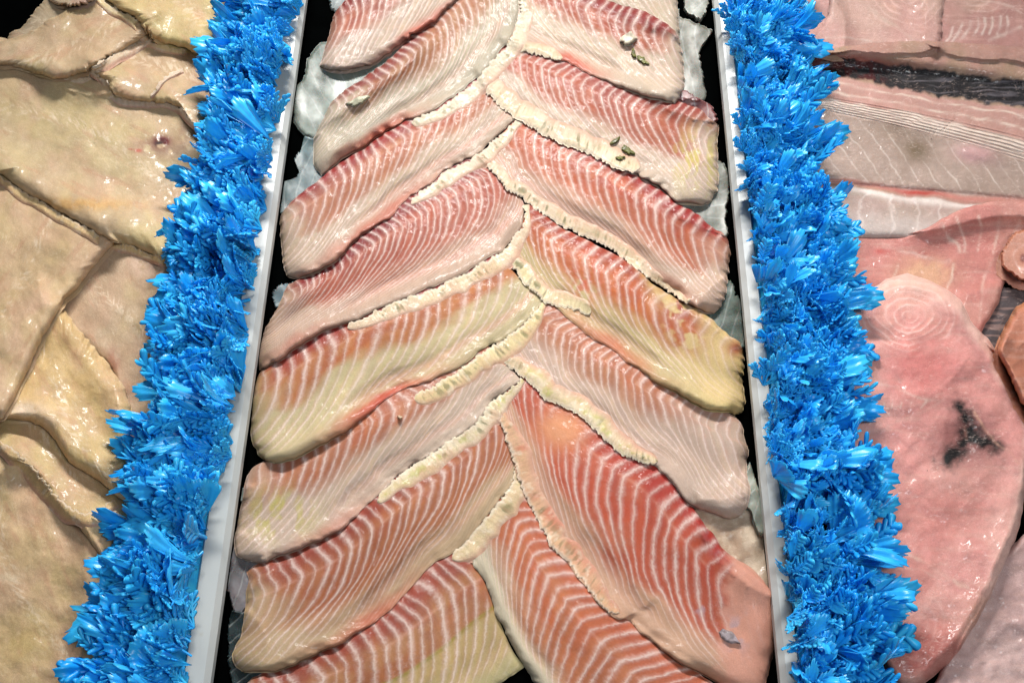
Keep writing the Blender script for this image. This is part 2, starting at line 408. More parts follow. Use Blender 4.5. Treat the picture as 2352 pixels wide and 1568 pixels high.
# ------------------------------------------------------------------ tilapia fillets
PX = 3194.0
def cm(px): return px/PX*100
def tilapia(label, top, bot, start, end, fringe=None, seed=0, th=.0095, N=24, meat=(192, 128, 98), red=(158, 62, 58), pale=(208, 184, 158),
            redtop=1.0, pale_t=(.50, .80), pale_s=(.80, 1.0), lowred=(0, .6, .2), hline=1.0, shift=.0, pinkgroove=.5, extra=None, curl=1.0, group='tilapia fillets laid in a herringbone', lean=.42):
    pale_t = (pale_t[0]-.07, pale_t[1]-.06); N = N*.90; lean = lean*.88; th = th*.98
    ns, nt = 230, 90
    L = np.linalg.norm(np.diff(resample(bot, 60), axis=0), axis=1).sum(); Wd = np.linalg.norm(np.array(top[len(top)//2])-np.array(bot[len(bot)//2]))
    UV = coons(top, bot, start, end, ns, nt)
    s = np.linspace(0, 1, ns)[:, None]*np.ones((1, nt)); t = np.ones((ns, 1))*np.linspace(0, 1, nt)[None]
    # ragged cut edges
    k1 = (vnoise(s*45, t*0, seed+3)-.5)*4.0+(vnoise(s*12, t*0, seed+4)-.5)*7
    k2 = (vnoise(t*22, s*0, seed+5)-.5)*5.0
    d = np.stack([UV[-1].mean(0)-UV[0].mean(0)]); d = d/np.linalg.norm(d); nrm = np.array([-d[0][1], d[0][0]])
    UV = UV+(k1*smooth(.82, 1, t))[..., None]*nrm+(k1*smooth(.15, 0, t)*.8)[..., None]*nrm+(k2*smooth(.93, 1, s))[..., None]*d[0]
    et = np.minimum(t/.10, 1)*1.0; eb = np.minimum((1-t)/.17, 1)
    es = np.minimum(s/.04, 1); ee = np.minimum((1-s)/.085, 1)
    rnd = lambda x: np.sqrt(np.clip(1-(1-x)**2, 0, 1))
    body = .34+.66*smooth(.05, .5, s)
    prof = rnd(et)*rnd(eb)*rnd(es)*rnd(ee)
    # thick shoulder along the lateral line, shallow valley above the fringe, thick rounded lower rim further out
    sect = .72+.30*bump(t, .32, .22)-.22*bump(t, .80, .10)*(1-smooth(.5, .75, s))+.16*bump(t, .78, .15)*smooth(.5, .8, s)
    thk = th*body*sect*prof*(.9+.25*fbm(s*3+seed, t*2, seed+9, 2))+.0005
    if fringe:
        fl_ = smooth(.72, .88, t)*smooth(.85, .55, s)
        thk = thk*(1-fl_)+np.minimum(thk, .0022*rnd(eb)+.0004)*fl_
    thk = thk+th*.05*(fbm(s*14, t*7, seed+21, 3)-.5)*prof
    W, zb = drape(UV, thk, 70)
    # stripe phase: chevron across the lateral line, then sweeping outward along the belly
    up = np.clip((.27-t)/.27, 0, 1); dn = np.clip((t-.27)/.60, 0, 1.3)
    h = (.040+.030*fbm(s*4+seed, t*0, seed+70, 2))*np.sqrt(up*up+.16)*1.35+.110*dn+.50*lean*dn**3.2
    wob = (fbm(s*7, t*3.5, seed+31, 2)-.5)*.024
    sp = s+.13*s*(1-s)
    phase = N*(sp-h+wob)+shift+.8*(vnoise((sp-h)*9+seed, s*0+.5, seed+33)-.5)
    grad = 1/(1+dn**2*1.5)
    # pigments
    n1 = fbm(s*6+3, t*4, seed+1, 4); n2 = fbm(s*16, t*9, seed+2, 3)
    me, rd, pa = lin(meat)*[.70, .59, .54], lin(red)*[.74, .60, .62], lin(pale)*[.74, .79, .80]
    wp = np.clip(smooth(pale_t[0], pale_t[1], t+(n1-.5)*.35)+smooth(pale_s[0], pale_s[1], s+(n1-.5)*.2+.15*(t-.3)), 0, 1)
    col = mix(np.broadcast_to(me, s.shape+(3,)), me*np.array([1.05, .82, .72]), smooth(.40, .65, n1)*.8)
    col = mix(col, np.broadcast_to(me*np.array([1.12, 1.18, 1.1]), col.shape), smooth(.55, .3, n2)*.4)
    wr = smooth(.27, .10, t+(n1-.5)*.16)*redtop*(1-.6*smooth(.9, 1, s))
    wr = np.clip(wr+.35*redtop*bump(t, .30, .10)*smooth(.45, .6, n2), 0, 1)
    col = mix(col, pa, wp); col = mix(col, np.broadcast_to(rd, col.shape), wr*(1-.85*smooth(.85, 1, s)*(t > .1)))
    if pinkgroove: col = mix(col, np.broadcast_to(lin((204, 150, 140)), col.shape), pinkgroove*.55*bump(t, .81, .045)*(1-smooth(.55, .75, s)))
    ls, l0, l1 = lowred
    if ls: col = mix(col, np.broadcast_to(lin((186, 84, 62)), col.shape), np.clip(ls*bump(s, l0, l1)*smooth(.80, .95, t+(n2-.5)*.12), 0, 1))
    sw = np.clip((.95-.12*wp)*(1-.75*smooth(.80, .90, t))*(1-.9*smooth(.70, .95, t)*smooth(.45, .75, s)), 0, 1)*smooth(0, .03, s)*hline
    # faint lateral line
    lat = bump(t, .27, .012)*smooth(.35, .6, vnoise(s*25, s*0, seed+7))
    col = mix(col, np.broadcast_to(lin((222, 176, 160)), col.shape), .28*lat)
    fl = np.clip(.10*smooth(.5, .9, s)*smooth(.5, .3, n1)*smooth(.4, .7, t)*4, 0, .8)
    if extra: col, sw, fl = extra(s, t, UV, col, sw, fl)
    st = np.stack([s*cm(L), t*cm(Wd), np.full_like(s, seed*3.7)], -1)
    col4 = np.concatenate([col, np.ones(col.shape[:2]+(1,))], -1)
    root = bpy.data.objects.new('tilapia_fillet', None); C.objects.link(root)
    root.location = W[ns//2, nt//2]*[1, 1, 0]+np.array([0, 0, zb.min()])
    tag(root, label, 'fish fillet', group)
    o = shell(W-np.array(root.location), zb-root.location[2], False, dict(pigment=('FLOAT_COLOR', col4), stripe=('FLOAT', phase), stripe_w=('FLOAT', sw), st=('FLOAT_VECTOR', st), fleck=('FLOAT', fl)), 'flesh', M_TIL, root)
    hsplat(W[..., 0], W[..., 1], W[..., 2])
    if fringe:
        outer, wd, grn = fringe[:3]
        make_fringe(root, outer, wd, seed, grn, **(fringe[3] if len(fringe) > 3 else {}))
    return root

def make_fringe(root, outer, wd, seed, grn=.5, col=(216, 200, 162), ends=(.35, .55), side=1, rib=1.0, name='belly_fringe', thk=.0007, mat=None, redrib=0):
    """thin ruffled skirt of belly skin along the lower edge"""
    Lp = np.linalg.norm(np.diff(np.array(outer, float), axis=0), axis=1).sum()
    ns, nt = max(60, int(Lp/1.5)), 18
    O = resample(outer, ns); tg = np.gradient(O, axis=0); tg /= np.linalg.norm(tg, axis=1)[:, None]
    nr = np.stack([tg[:, 1], -tg[:, 0]], -1)*side
    s = np.linspace(0, 1, ns); a = s*Lp
    w = wd*(ends[0]+(1-ends[0])*smooth(0, .25, s))*(ends[1]+(1-ends[1])*smooth(1, .72, s))
    w = w*(1+.25*(vnoise(a/22, a*0, seed+50)-.5))
    capr = np.sqrt(np.clip(1-(1-np.minimum((1-s)*Lp/(wd*.5), 1))**2, .02, 1))
    wd = wd*1.05; w = w*1.05; mid_ = 0
    ser = (vnoise(a/4.5, a*0, seed+51)-.5)*6+(vnoise(a/15, a*0, seed+52)-.5)*5+1.6*np.abs(np.sin(a/7.0+2*vnoise(a/30, a*0, 3)))
    t = np.linspace(0, 1, nt)
    ph_ = a/8.5+1.6*vnoise(a/26, a*0, seed+66); tooth = (ph_ % 1.0); ser = ser+(tooth-.5)*2.2*(.4+vnoise(a/20, a*0, seed+67))
    mid = w*.5
    UV = O[:, None]+nr[:, None]*((mid[:, None]+(t[None]-.5)*w[:, None]*capr[:, None])[..., None])
    UV = UV-nr[:, None]*((ser*capr)[:, None]*(1-smooth(0, .5, t))[None])[..., None]
    S = s[:, None]*np.ones((1, nt)); T = np.ones((ns, 1))*t[None]; A = a[:, None]*np.ones((1, nt))
    ribn = vnoise((A+T*6)/(6.5), T*0, seed+53)
    e = np.sqrt(np.clip(1-(1-np.minimum(T/.14, 1))**2, 0, 1))*smooth(1, .45, T)*np.minimum(S*Lp/10, 1)*np.sqrt(np.clip(1-(1-np.minimum((1-S)*Lp/12, 1))**2, 0, 1))
    th = thk*e*(.85+rib*.25*ribn*smooth(.9, .3, T)+.15*(fbm(A/14, T*4, seed+54, 3)-.5))+.0001
    W, zb = drape(UV, th, 8, iters=2, lift=.0001)
    W[..., 2] -= .0010*smooth(.70, 1, T)
    c0 = lin(col); n1 = fbm(A/40, T*2, seed+55, 3)
    c = np.broadcast_to(c0, S.shape+(3,))*(.92+.16*ribn)[..., None]*np.array([1.04, 1.02, 1.12])
    c = mix(c, np.broadcast_to(lin((200, 186, 118)), c.shape), smooth(.45, .7, n1)*.40*np.clip(grn-.5, 0, 1))
    c = mix(c, np.broadcast_to(lin((212, 166, 148)), c.shape), smooth(.40, .95, T)*.9)
    if redrib:
        c = mix(c, np.broadcast_to(lin((206, 96, 72)), c.shape), redrib*smooth(.45, .7, vnoise(A/24, T*.6, seed+57))*bump(T, .6, .33)*(1-S*.8))
    clump = smooth(.40, .62, fbm(A/60, T*0, seed+60, 2))*np.clip(grn, 0, 1)
    fk = smooth(.60, .74, vnoise(A/5.0+T*2, T*2.2, seed+61))*clump*bump(T, .38, .26)
    c = mix(c, np.broadcast_to(lin((96, 104, 62)), c.shape), fk*.75)
    if grn > 1: c = mix(c, np.broadcast_to(lin((176, 182, 84)), c.shape), smooth(.5, .7, fbm(A/18, T*3, seed+62, 3))*bump(T, .35, .25)*.6)
    c = mix(c, np.broadcast_to(lin((236, 226, 206)), c.shape), smooth(.55, .8, fbm(A/12, T*3, seed+63, 3))*.5)
    c = mix(c, np.broadcast_to(lin((206, 160, 130)), c.shape), smooth(.55, .8, fbm(A/26, T*2, seed+64, 3))*.35)
    rp = ((ph_[:, None]+T*.7+.5*(fbm(A/9, T*3, seed+68, 2)-.5)) % 1.0)
    c = mix(c, np.broadcast_to(lin((186, 150, 118)), c.shape), .38*bump(rp, .08, .12)*smooth(.95, .5, T)*smooth(.3, .6, vnoise(A/15, T*0, seed+69)))
    c = mix(c, np.broadcast_to(lin((240, 232, 216)), c.shape), .55*smooth(.22, .04, T))
    fl = .35*np.clip(smooth(.35, .6, fbm(A/55, T*1.2, seed+56, 2))*grn*2.0*smooth(.85, .55, T), 0, 1)
    st = np.stack([cm(A), cm(T*wd), 0*A+seed*2.3+9], -1)
    attrs = dict(pigment=('FLOAT_COLOR', np.concatenate([c, np.ones(c.shape[:2]+(1,))], -1)), stripe=('FLOAT', 0*A+.5), stripe_w=('FLOAT', 0*A), st=('FLOAT_VECTOR', st), fleck=('FLOAT', fl))
    loc = np.array(root.location)
    shell(W-loc, zb-loc[2], False, attrs, name, mat or M_FIN, root)
    hsplat(W[..., 0], W[..., 1], W[..., 2])

# generic star-shaped piece (centre + outline)
def polar_piece(name, label, cat, outline, cen=None, th=.010, seed=0, mat=None, paint=None, group=None, edge=.12, stiff=70, na=300, nr=70, relief=.06, rag=3.0, zadd=None, lump=1.0, root=None, splat=True):
    out = resample(list(outline)+[outline[0]], na+1)[:-1]
    cen = np.array(cen if cen is not None else out.mean(0), float)
    th_ = np.linspace(0, 1, na, endpoint=False)
    rg = (vnoise(th_*128, th_*0, seed+1)-.5)*rag*2+(vnoise(th_*32, th_*0, seed+2)-.5)*rag*2
    rg = rg*np.minimum(np.arange(na)[::-1]/8, 1)*np.minimum(np.arange(na)/8, 1)
    dr = out-cen; dl = np.linalg.norm(dr, axis=1)[:, None]; out = out+dr/dl*rg[:, None]
    r = (np.linspace(0, 1, nr)**.8)
    r[0] = .004
    UV = cen+(out-cen)[:, None]*r[None, :, None]
    R = np.ones((na, 1))*r[None]; u, v = UV[..., 0], UV[..., 1]
    e = np.sqrt(np.clip(1-(1-np.minimum((1-R)/edge, 1))**2, 0, 1))
    lum = fbm(u/110, v/110, seed+4, 3)
    thk = th*e*(1+lump*.55*(lum-.5))+th*relief*(fbm(u/22, v/22, seed+5, 3)-.5)*e+.0005
    if zadd is not None: thk = np.maximum(thk+zadd(u, v, R)*e, .0004)
    W, zb = drape(UV, thk, stiff, wrap=True)
    st = np.stack([cm(u), cm(v), 0*u+seed*1.9], -1)
    res = paint(u, v, R, seed)
    col, phase, sw = res[:3]
    if len(res) > 3: st = res[3]
    attrs = dict(pigment=('FLOAT_COLOR', np.concatenate([np.clip(col, 0, 1), np.ones(u.shape+(1,))], -1)), stripe=('FLOAT', phase), stripe_w=('FLOAT', sw), st=('FLOAT_VECTOR', st), fleck=('FLOAT', 0*u))
    loc = np.array([W[..., 0].mean(), W[..., 1].mean(), zb.min()]) if root is None else np.array(root.location)
    # last ring ordering: shell() wants (s,t) with t outwards
    o = shell(W-loc, zb-loc[2], True, attrs, name, mat, root)
    if root is None: o.location = loc
    if label: tag(o, label, cat, group)
    if splat: hsplat(W[..., 0], W[..., 1], W[..., 2], True)
    return o
def as_thing(name, label, cat, group, u, v):
    r = bpy.data.objects.new(name, None); C.objects.link(r); p = P(np.array(u), np.array(v), np.array(-.0)); r.location = (p[0], p[1], 0)
    tag(r, label, cat, group); return r

# --- grey translucent skins and scraps at the bottom of the central pile
def film(col, lines=9, ang=.6):
    def f(u, v, R, seed):
        n = fbm(u/110, v/110, seed, 2)
        c = np.broadcast_to(lin(col), u.shape+(3,))*(.50+.42*n)[..., None]
        ph = (u*math.cos(ang)+v*math.sin(ang))/(30)+.8*np.sin((u*math.sin(ang)-v*math.cos(ang))/60)
        return c, ph, 0*u+.6*(lines > 0)
    return f
def fold(seed, amp=.0012):
    return lambda u, v, R: amp*(fbm(u/48, v/48, seed, 2)-.5)*2
FG = 'thin greyish scraps under the tilapia'
def scrap(label, pts, col=(150, 160, 152), seed=1, th=.0025, ang=.6, mat=None, rag=3):
    return polar_piece('skin_scrap', label, 'fish scrap', pts, th=th, seed=seed, mat=mat or M_SKIN, paint=film(col, 1, ang), edge=.05, stiff=12, na=200, nr=40, rag=rag, zadd=fold(seed), lump=.4, group=FG)
scrap('large grey translucent skin flap beside the left divider near the top', [(735,98),(709,130),(695,184),(668,202),(666,230),(672,262),(680,290),(721,322),(760,300),(850,240),(960,150),(960,90),(850,80)], (158,166,154), 11, .004, -.2)
scrap('greyish lump at the top left corner of the middle tray', [(757,-30),(758,12),(775,28),(800,20),(860,-20),(850,-60)], (110,125,125), 12)
scrap('clear crumpled skin scrap by the left divider below the large grey flap', [(700,312),(690,345),(678,368),(687,398),(669,412),(636,425),(632,458),(645,492),(714,445),(760,400),(750,330)], (130,148,150), 13, .003, .2)
scrap('small bluish skin scrap at the left divider beside the dark gap', [(640,655),(627,672),(632,700),(655,708),(690,690),(690,650)], (105,125,132), 14)
scrap('tiny white splinter sticking out beside the left divider', [(541,1124),(546,1142),(558,1150),(580,1140),(575,1120)], (200,205,196), 15, .002, .2, None, 1)
scrap('pale torn skin scrap low on the left, beside the divider', [(520,1228),(511,1263),(513,1308),(525,1359),(540,1409),(562,1400),(600,1340),(620,1290),(560,1230)], (150,142,145), 16, .004)
scrap('dark grey skin scrap at the bottom left of the middle tray', [(532,1400),(524,1450),(527,1520),(540,1600),(600,1600),(620,1480),(580,1410)], (52,66,68), 17, .003)
scrap('crumpled pale skin corner at the top right of the middle tray', [(1575,-60),(1570,0),(1575,28),(1606,45),(1622,30),(1632,-10),(1630,-60)], (172,172,158), 18, .004)
scrap('grey translucent flap behind the top right tilapia fillet', [(1560,20),(1562,40),(1600,52),(1634,72),(1622,92),(1611,112),(1609,140),(1615,180),(1621,232),(1560,240),(1500,180),(1500,60)], (165,160,146), 19, .004, .1)
scrap('red ragged edged scrap poking out at the right of the second fillet', [(1560,208),(1590,214),(1628,240),(1645,262),(1640,280),(1600,290),(1500,250),(1490,215)], (150,90,88), 20, .005, .1)
scrap('pale translucent flap by the right divider under the second right fillet', [(1640,365),(1655,368),(1670,386),(1677,434),(1670,464),(1666,500),(1663,545),(1560,520),(1530,470),(1560,420)], (160,160,148), 21, .004, 1.2)
scrap('grey green skin scrap by the right divider halfway up', [(1668,638),(1685,655),(1690,675),(1709,697),(1716,749),(1710,800),(1640,770),(1600,720),(1630,670)], (112,124,114), 22, .004)
def pale_paint(base, alt, k=.5, sc=70, lines=0, ang=0.0, sp=40):
    def f(u, v, R, seed):
        n = fbm(u/sc, v/sc, seed, 4); m = fbm(u/20, v/20, seed+3, 3)
        c = mix(np.broadcast_to(lin(base), u.shape+(3,)), np.broadcast_to(lin(alt), u.shape+(3,)), smooth(.35, .65, n)*k)
        c = c*(.93+.14*m)[..., None]
        ph = (u*math.cos(ang)+v*math.sin(ang))/sp+1.2*(fbm(u/90, v/90, seed+8, 2)-.5)
        return c, ph, (0*u+.35)*lines
    return f
polar_piece('skin_scrap', 'wrinkled pale tan flap along the right divider beside the big red fillet', 'fish scrap',
    [(1600,1150),(1700,1150),(1735,1120),(1748,1150),(1762,1230),(1768,1300),(1785,1370),(1740,1380),(1640,1300),(1590,1200)], th=.006, seed=23, mat=M_CAT, paint=pale_paint((176,156,134), (208,196,176), .8, 26), zadd=fold(23, .003), group=FG, edge=.1)
polar_piece('skin_scrap', 'thin wet white strip hugging the right divider near the lowest fillets', 'fish scrap',
    [(1722,1060),(1733,1090),(1745,1130),(1756,1170),(1762,1210),(1745,1230),(1725,1180),(1700,1120)], th=.004, seed=24, mat=M_SKIN, paint=film((178,180,164), 1), group=FG, na=160, nr=30)

def ex_lateral(s, t, UV, col, sw, fl):
    # olive line and paler, greener lower half
    m = bump(t, .50+.03*np.sin(s*5), .014); lo = smooth(.50, .54, t)
    col = mix(col, np.broadcast_to(lin((188, 186, 132)), col.shape), lo*.55)
    col = mix(col, np.broadcast_to(lin((150, 138, 60)), col.shape), m*.9)
    return col, sw, fl
def ex_orange(s, t, UV, col, sw, fl):
    u, v = UV[..., 0], UV[..., 1]
    w = smooth(.52, .70, s+(.25-t)*.35); keep = np.clip(bump(u, 1545, 45)*bump(v, 720, 60)+bump(u, 1575, 40)*bump(v, 765, 42), 0, 1)
    n = fbm(u/22, v/22, 4, 3)
    pale = np.broadcast_to(lin((205, 186, 132)), col.shape)
    col = mix(col, pale, w*(1-keep*smooth(.35, .55, n))*.92)
    col = mix(col, np.broadcast_to(lin((160, 60, 45)), col.shape), np.clip(bump(u, 1690, 22)*bump(v, 800, 18), 0, 1)*.8)
    col = mix(col, np.broadcast_to(lin((186, 80, 48)), col.shape), np.clip(bump(u, 1345, 40)*bump(v, 640, 60)*.9, 0, 1)*smooth(.4, .6, n))
    return col, sw*(1-.5*w), fl
def ex_red(s, t, UV, col, sw, fl):
    u, v = UV[..., 0], UV[..., 1]
    n = fbm(u/26, v/26, 9, 3)
    w = smooth(1640, 1700, u+v*.10-130+(n-.5)*60)
    col = mix(col, np.broadcast_to(lin((216, 160, 140)), col.shape), w*.95)
    o = bump(u, 1290, 60)*bump(v, 985, 45)
    col = mix(col, np.broadcast_to(lin((214, 150, 110)), col.shape), np.clip(o*1.2, 0, 1))
    bl = bump(u, 1660, 28)*bump(v, 1240, 30)+bump(u, 1690, 25)*bump(v, 1455, 38)+bump(u, 1610, 14)*bump(v, 1395, 20)
    col = mix(col, np.broadcast_to(lin((170, 160, 176)), col.shape), np.clip(bl, 0, 1)*smooth(.45, .6, n)*.8)
    return col, sw*(1-.92*w)*(1-np.clip(o*1.5, 0, 1)), fl
def ex_yellowstain(cx, cy, wx, wy, c=(186, 182, 90), k=.7):
    def f(s, t, UV, col, sw, fl):
        u, v = UV[..., 0], UV[..., 1]; n = fbm(u/16, v/28, 5, 3)
        m = np.clip(bump(u, cx, wx)*bump(v, cy, wy)*1.4, 0, 1)*smooth(.42, .62, n)
        return mix(col, np.broadcast_to(lin(c), col.shape), m*k), sw, fl
    return f

# lowest to highest
tilapia('pale tail piece without a fringe at the top of the middle tray, right side', [(1300,-150),(1400,-120),(1500,-100),(1560,-70)], [(1330,20),(1420,60),(1500,90),(1562,100)], [(1300,-150),(1310,-60),(1330,20)], [(1560,-70),(1557,0),(1561,62),(1562,100)],
    seed=70, th=.007, meat=(196,176,158), red=(190,160,146), pale=(206,190,170), redtop=.2, hline=.6, N=18, lowred=(0,.5,.1))
tilapia('lowest left tilapia fillet, crossed by a thin olive line, cut off below', [(1060,1258),(1000,1290),(940,1345),(870,1410),(800,1455),(720,1500),(650,1532),(590,1550),(560,1575)],
    [(1212,1524),(1150,1572),(1080,1620),(950,1680),(800,1700),(650,1690)], [(1060,1258),(1110,1330),(1145,1420),(1182,1500),(1212,1524)], [(560,1575),(550,1630),(650,1690)],
    seed=1, meat=(192,148,110), red=(160,66,60), redtop=.8, pale=(200,178,140), pale_t=(.75,1.0), N=21, extra=ex_lateral, pinkgroove=.9, lean=.30)
tilapia('tilapia fillet with smooth white left edge, partly under the big red one', [(1190,1090),(1215,1150),(1260,1230),(1300,1275),(1360,1345),(1420,1400),(1490,1460),(1560,1510),(1640,1570),(1700,1640)],
    [(1066,1262),(1085,1290),(1110,1333),(1133,1391),(1152,1432),(1170,1475),(1200,1520),(1225,1560),(1260,1610),(1320,1700)], [(1190,1090),(1150,1140),(1110,1190),(1066,1262)], [(1700,1640),(1600,1720),(1450,1760),(1320,1700)],
    seed=2, meat=(208,142,108), red=(204,118,92), redtop=.6, pale=(222,210,186), pale_t=(.62,.90), N=26, pinkgroove=0, th=.012, lean=.36)
tilapia('low left tilapia fillet with brown marbled lower edge, its tip on the lowest fillet', [(1125,925),(1060,985),(1000,1030),(930,1080),(880,1120),(820,1170),(760,1215),(700,1245),(640,1272),(592,1295),(570,1315)],
    [(1188,1090),(1162,1129),(1136,1161),(1100,1206),(1078,1235),(1050,1258),(1030,1271),(995,1292),(957,1334),(909,1385),(854,1433),(806,1462),(742,1494),(694,1519),(650,1539),(598,1546)],
    [(1125,925),(1165,990),(1180,1050),(1188,1090)], [(570,1315),(574,1334),(564,1356),(566,1379),(562,1411),(552,1459),(539,1484),(534,1507),(541,1532),(563,1542),(598,1546)],
    fringe=([(1183,1070),(1180,1100),(1162,1131),(1136,1163),(1100,1208),(1078,1237),(1050,1262),(1032,1272)], 52, .9, dict(col=(220,204,160))),
    seed=3, meat=(194,134,98), red=(158,72,60), redtop=.85, pale=(206,178,142), pale_t=(.66,.92), N=27, lowred=(.7,.62,.18), th=.011, lean=.36)
tilapia('big bright red tilapia fillet low on the right, with red ribs in its fringe', [(1212,850),(1242,868),(1290,905),(1350,945),(1420,1000),(1500,1042),(1555,1092),(1580,1138),(1613,1194),(1647,1238),(1667,1265),(1715,1296),(1749,1333),(1782,1370)],
    [(1136,926),(1145,950),(1157,989),(1166,1013),(1172,1034),(1184,1070),(1190,1094),(1202,1124),(1212,1150),(1236,1194),(1252,1221),(1269,1255),(1300,1285),(1331,1326),(1358,1357),(1382,1391),(1419,1418),(1443,1421),(1473,1452),(1511,1483),(1545,1510),(1592,1537),(1640,1568),(1690,1600)],
    [(1200,868),(1165,895),(1136,926)], [(1782,1370),(1797,1392),(1800,1418),(1790,1450),(1780,1496),(1766,1537),(1760,1568),(1745,1590),(1690,1600)],
    fringe=([(1138,922),(1145,950),(1157,989),(1166,1013),(1172,1034),(1184,1070),(1190,1094),(1202,1124),(1212,1150),(1236,1194),(1252,1221),(1269,1255),(1300,1285),(1331,1326),(1358,1357),(1382,1391),(1415,1416)], 48, .7, dict(col=(214,176,138), side=1, redrib=.9)),
    seed=4, meat=(206,112,88), red=(186,62,56), redtop=.9, pale=(222,178,150), pale_t=(.66,.88), pale_s=(.9,1.1), N=27, extra=ex_red, th=.013, lean=.46)
tilapia('left tilapia fillet with yellow green stains on its fringe, third from the bottom', [(1110,785),(1050,820),(990,858),(940,882),(860,925),(780,972),(700,1022),(640,1046),(604,1057)],
    [(1195,870),(1177,887),(1132,920),(1117,938),(1087,974),(1027,1013),(967,1058),(907,1097),(892,1118),(847,1152),(829,1172),(790,1207),(752,1231),(694,1257),(630,1282),(598,1290)],
    [(1110,785),(1160,830),(1195,870)], [(604,1057),(577,1076),(562,1109),(556,1148),(546,1193),(538,1225),(538,1257),(547,1276),(570,1286),(598,1290)],
    fringe=([(1198,868),(1177,889),(1132,922),(1117,940),(1087,976),(1027,1015),(967,1060),(907,1099),(880,1128),(860,1142)], 44, 1.5, dict(col=(222,212,176))),
    seed=5, meat=(198,142,112), red=(176,110,92), redtop=.5, pale=(212,190,172), pale_t=(.48,.72), N=25, lowred=(.45,.75,.15), extra=ex_yellowstain(640,1180,70,50), lean=.40)
tilapia('long pale pink tilapia fillet with mossy yellow fringe, above the big red one', [(1260,690),(1320,730),(1400,785),(1480,842),(1560,893),(1640,930),(1690,955)],
    [(1136,794),(1151,809),(1163,833),(1193,857),(1226,884),(1250,914),(1274,923),(1316,941),(1331,953),(1355,971),(1376,995),(1400,1016),(1430,1040),(1469,1058),(1505,1072),(1547,1112),(1577,1148),(1607,1169),(1637,1181),(1679,1190)],
    [(1260,690),(1195,745),(1136,794)], [(1690,955),(1704,975),(1710,1010),(1718,1034),(1715,1079),(1722,1124),(1718,1157),(1706,1178),(1679,1190)],
    fringe=([(1138,788),(1151,811),(1163,835),(1193,859),(1226,886),(1250,916),(1274,925),(1316,943),(1331,955),(1355,973),(1376,997),(1400,1018),(1430,1042),(1469,1060),(1508,1070)], 46, 1.3, dict(col=(220,206,168), side=1)),
    seed=6, meat=(198,148,118), red=(190,120,96), redtop=.5, pale=(214,188,172), pale_t=(.42,.72), pale_s=(.55,.85), N=27, pinkgroove=.35, lean=.40)
tilapia('yellowish tilapia fillet on the left with blood red patches and a curled thick fringe end', [(1135,570),(1060,606),(980,640),(900,675),(830,705),(780,730),(720,758),(670,793),(630,825),(600,847)],
    [(1250,689),(1207,738),(1147,783),(1105,807),(1066,837),(1021,862),(979,880),(943,890),(916,902),(883,923),(841,956),(787,995),(739,1022),(685,1049),(652,1059),(631,1062)],
    [(1135,570),(1190,635),(1250,689)], [(600,847),(588,872),(577,902),(575,944),(577,998),(589,1034),(604,1055),(631,1062)],
    fringe=([(1250,686),(1207,742),(1147,787),(1105,811),(1066,841),(1021,871),(979,895),(950,900)], 44, .9, dict(col=(226,212,160), ends=(.35,.8))),
    seed=7, meat=(204,146,98), red=(166,62,56), redtop=1.0, pale=(214,198,156), pale_t=(.48,.68), N=22, lowred=(1.0,.60,.20), pinkgroove=.8, th=.011, lean=.38)
tilapia('orange and yellow tilapia fillet with a white fold hanging over its lower edge', [(1215,468),(1290,520),(1360,556),(1427,590),(1457,612),(1496,645),(1538,675),(1592,701),(1607,716),(1637,734),(1676,770),(1698,786)],
    [(1148,585),(1181,614),(1202,647),(1226,668),(1250,689),(1274,702),(1298,722),(1337,755),(1352,770),(1397,797),(1427,818),(1472,848),(1502,875),(1547,899),(1592,926),(1637,941),(1667,944),(1688,954)],
    [(1215,468),(1180,545),(1148,585)], [(1698,786),(1708,809),(1709,839),(1706,878),(1712,914),(1706,941),(1688,954)],
    fringe=([(1148,580),(1181,616),(1202,649),(1226,670),(1250,691),(1278,701),(1315,706),(1350,722),(1362,718)], 38, 1.0, dict(col=(224,214,168), side=1, ends=(.4,.7))),
    seed=8, meat=(202,130,80), red=(168,72,54), redtop=.9, pale=(212,192,142), pale_t=(.52,.76), pale_s=(.8,1.1), N=24, lowred=(.7,.5,.2), extra=ex_orange, th=.011, lean=.42)
tilapia('dense striped dark pink tilapia fillet on the left, its fringe hooked over the middle', [(1095,352),(1000,404),(930,454),(850,514),(790,574),(740,612),(700,634),(662,652)],
    [(1203,500),(1198,521),(1180,541),(1150,576),(1114,597),(1072,623),(1032,642),(985,663),(924,686),(864,711),(834,729),(798,742),(727,770),(685,791),(649,821),(598,848)],
    [(1095,352),(1150,400),(1200,460),(1203,500)], [(662,652),(640,700),(620,735),(592,788),(582,815),(584,838),(598,848)],
    fringe=([(1203,470),(1205,500),(1199,523),(1182,541),(1150,580),(1114,601),(1072,627),(1032,646),(985,667),(924,688),(864,715),(834,733),(796,742)], 40, 1.0, dict(col=(226,210,176))),
    seed=9, meat=(190,116,98), red=(140,46,50), redtop=1.0, pale=(206,176,156), pale_t=(.62,.88), N=34, lowred=(.4,.85,.12), pinkgroove=.9, lean=.46)
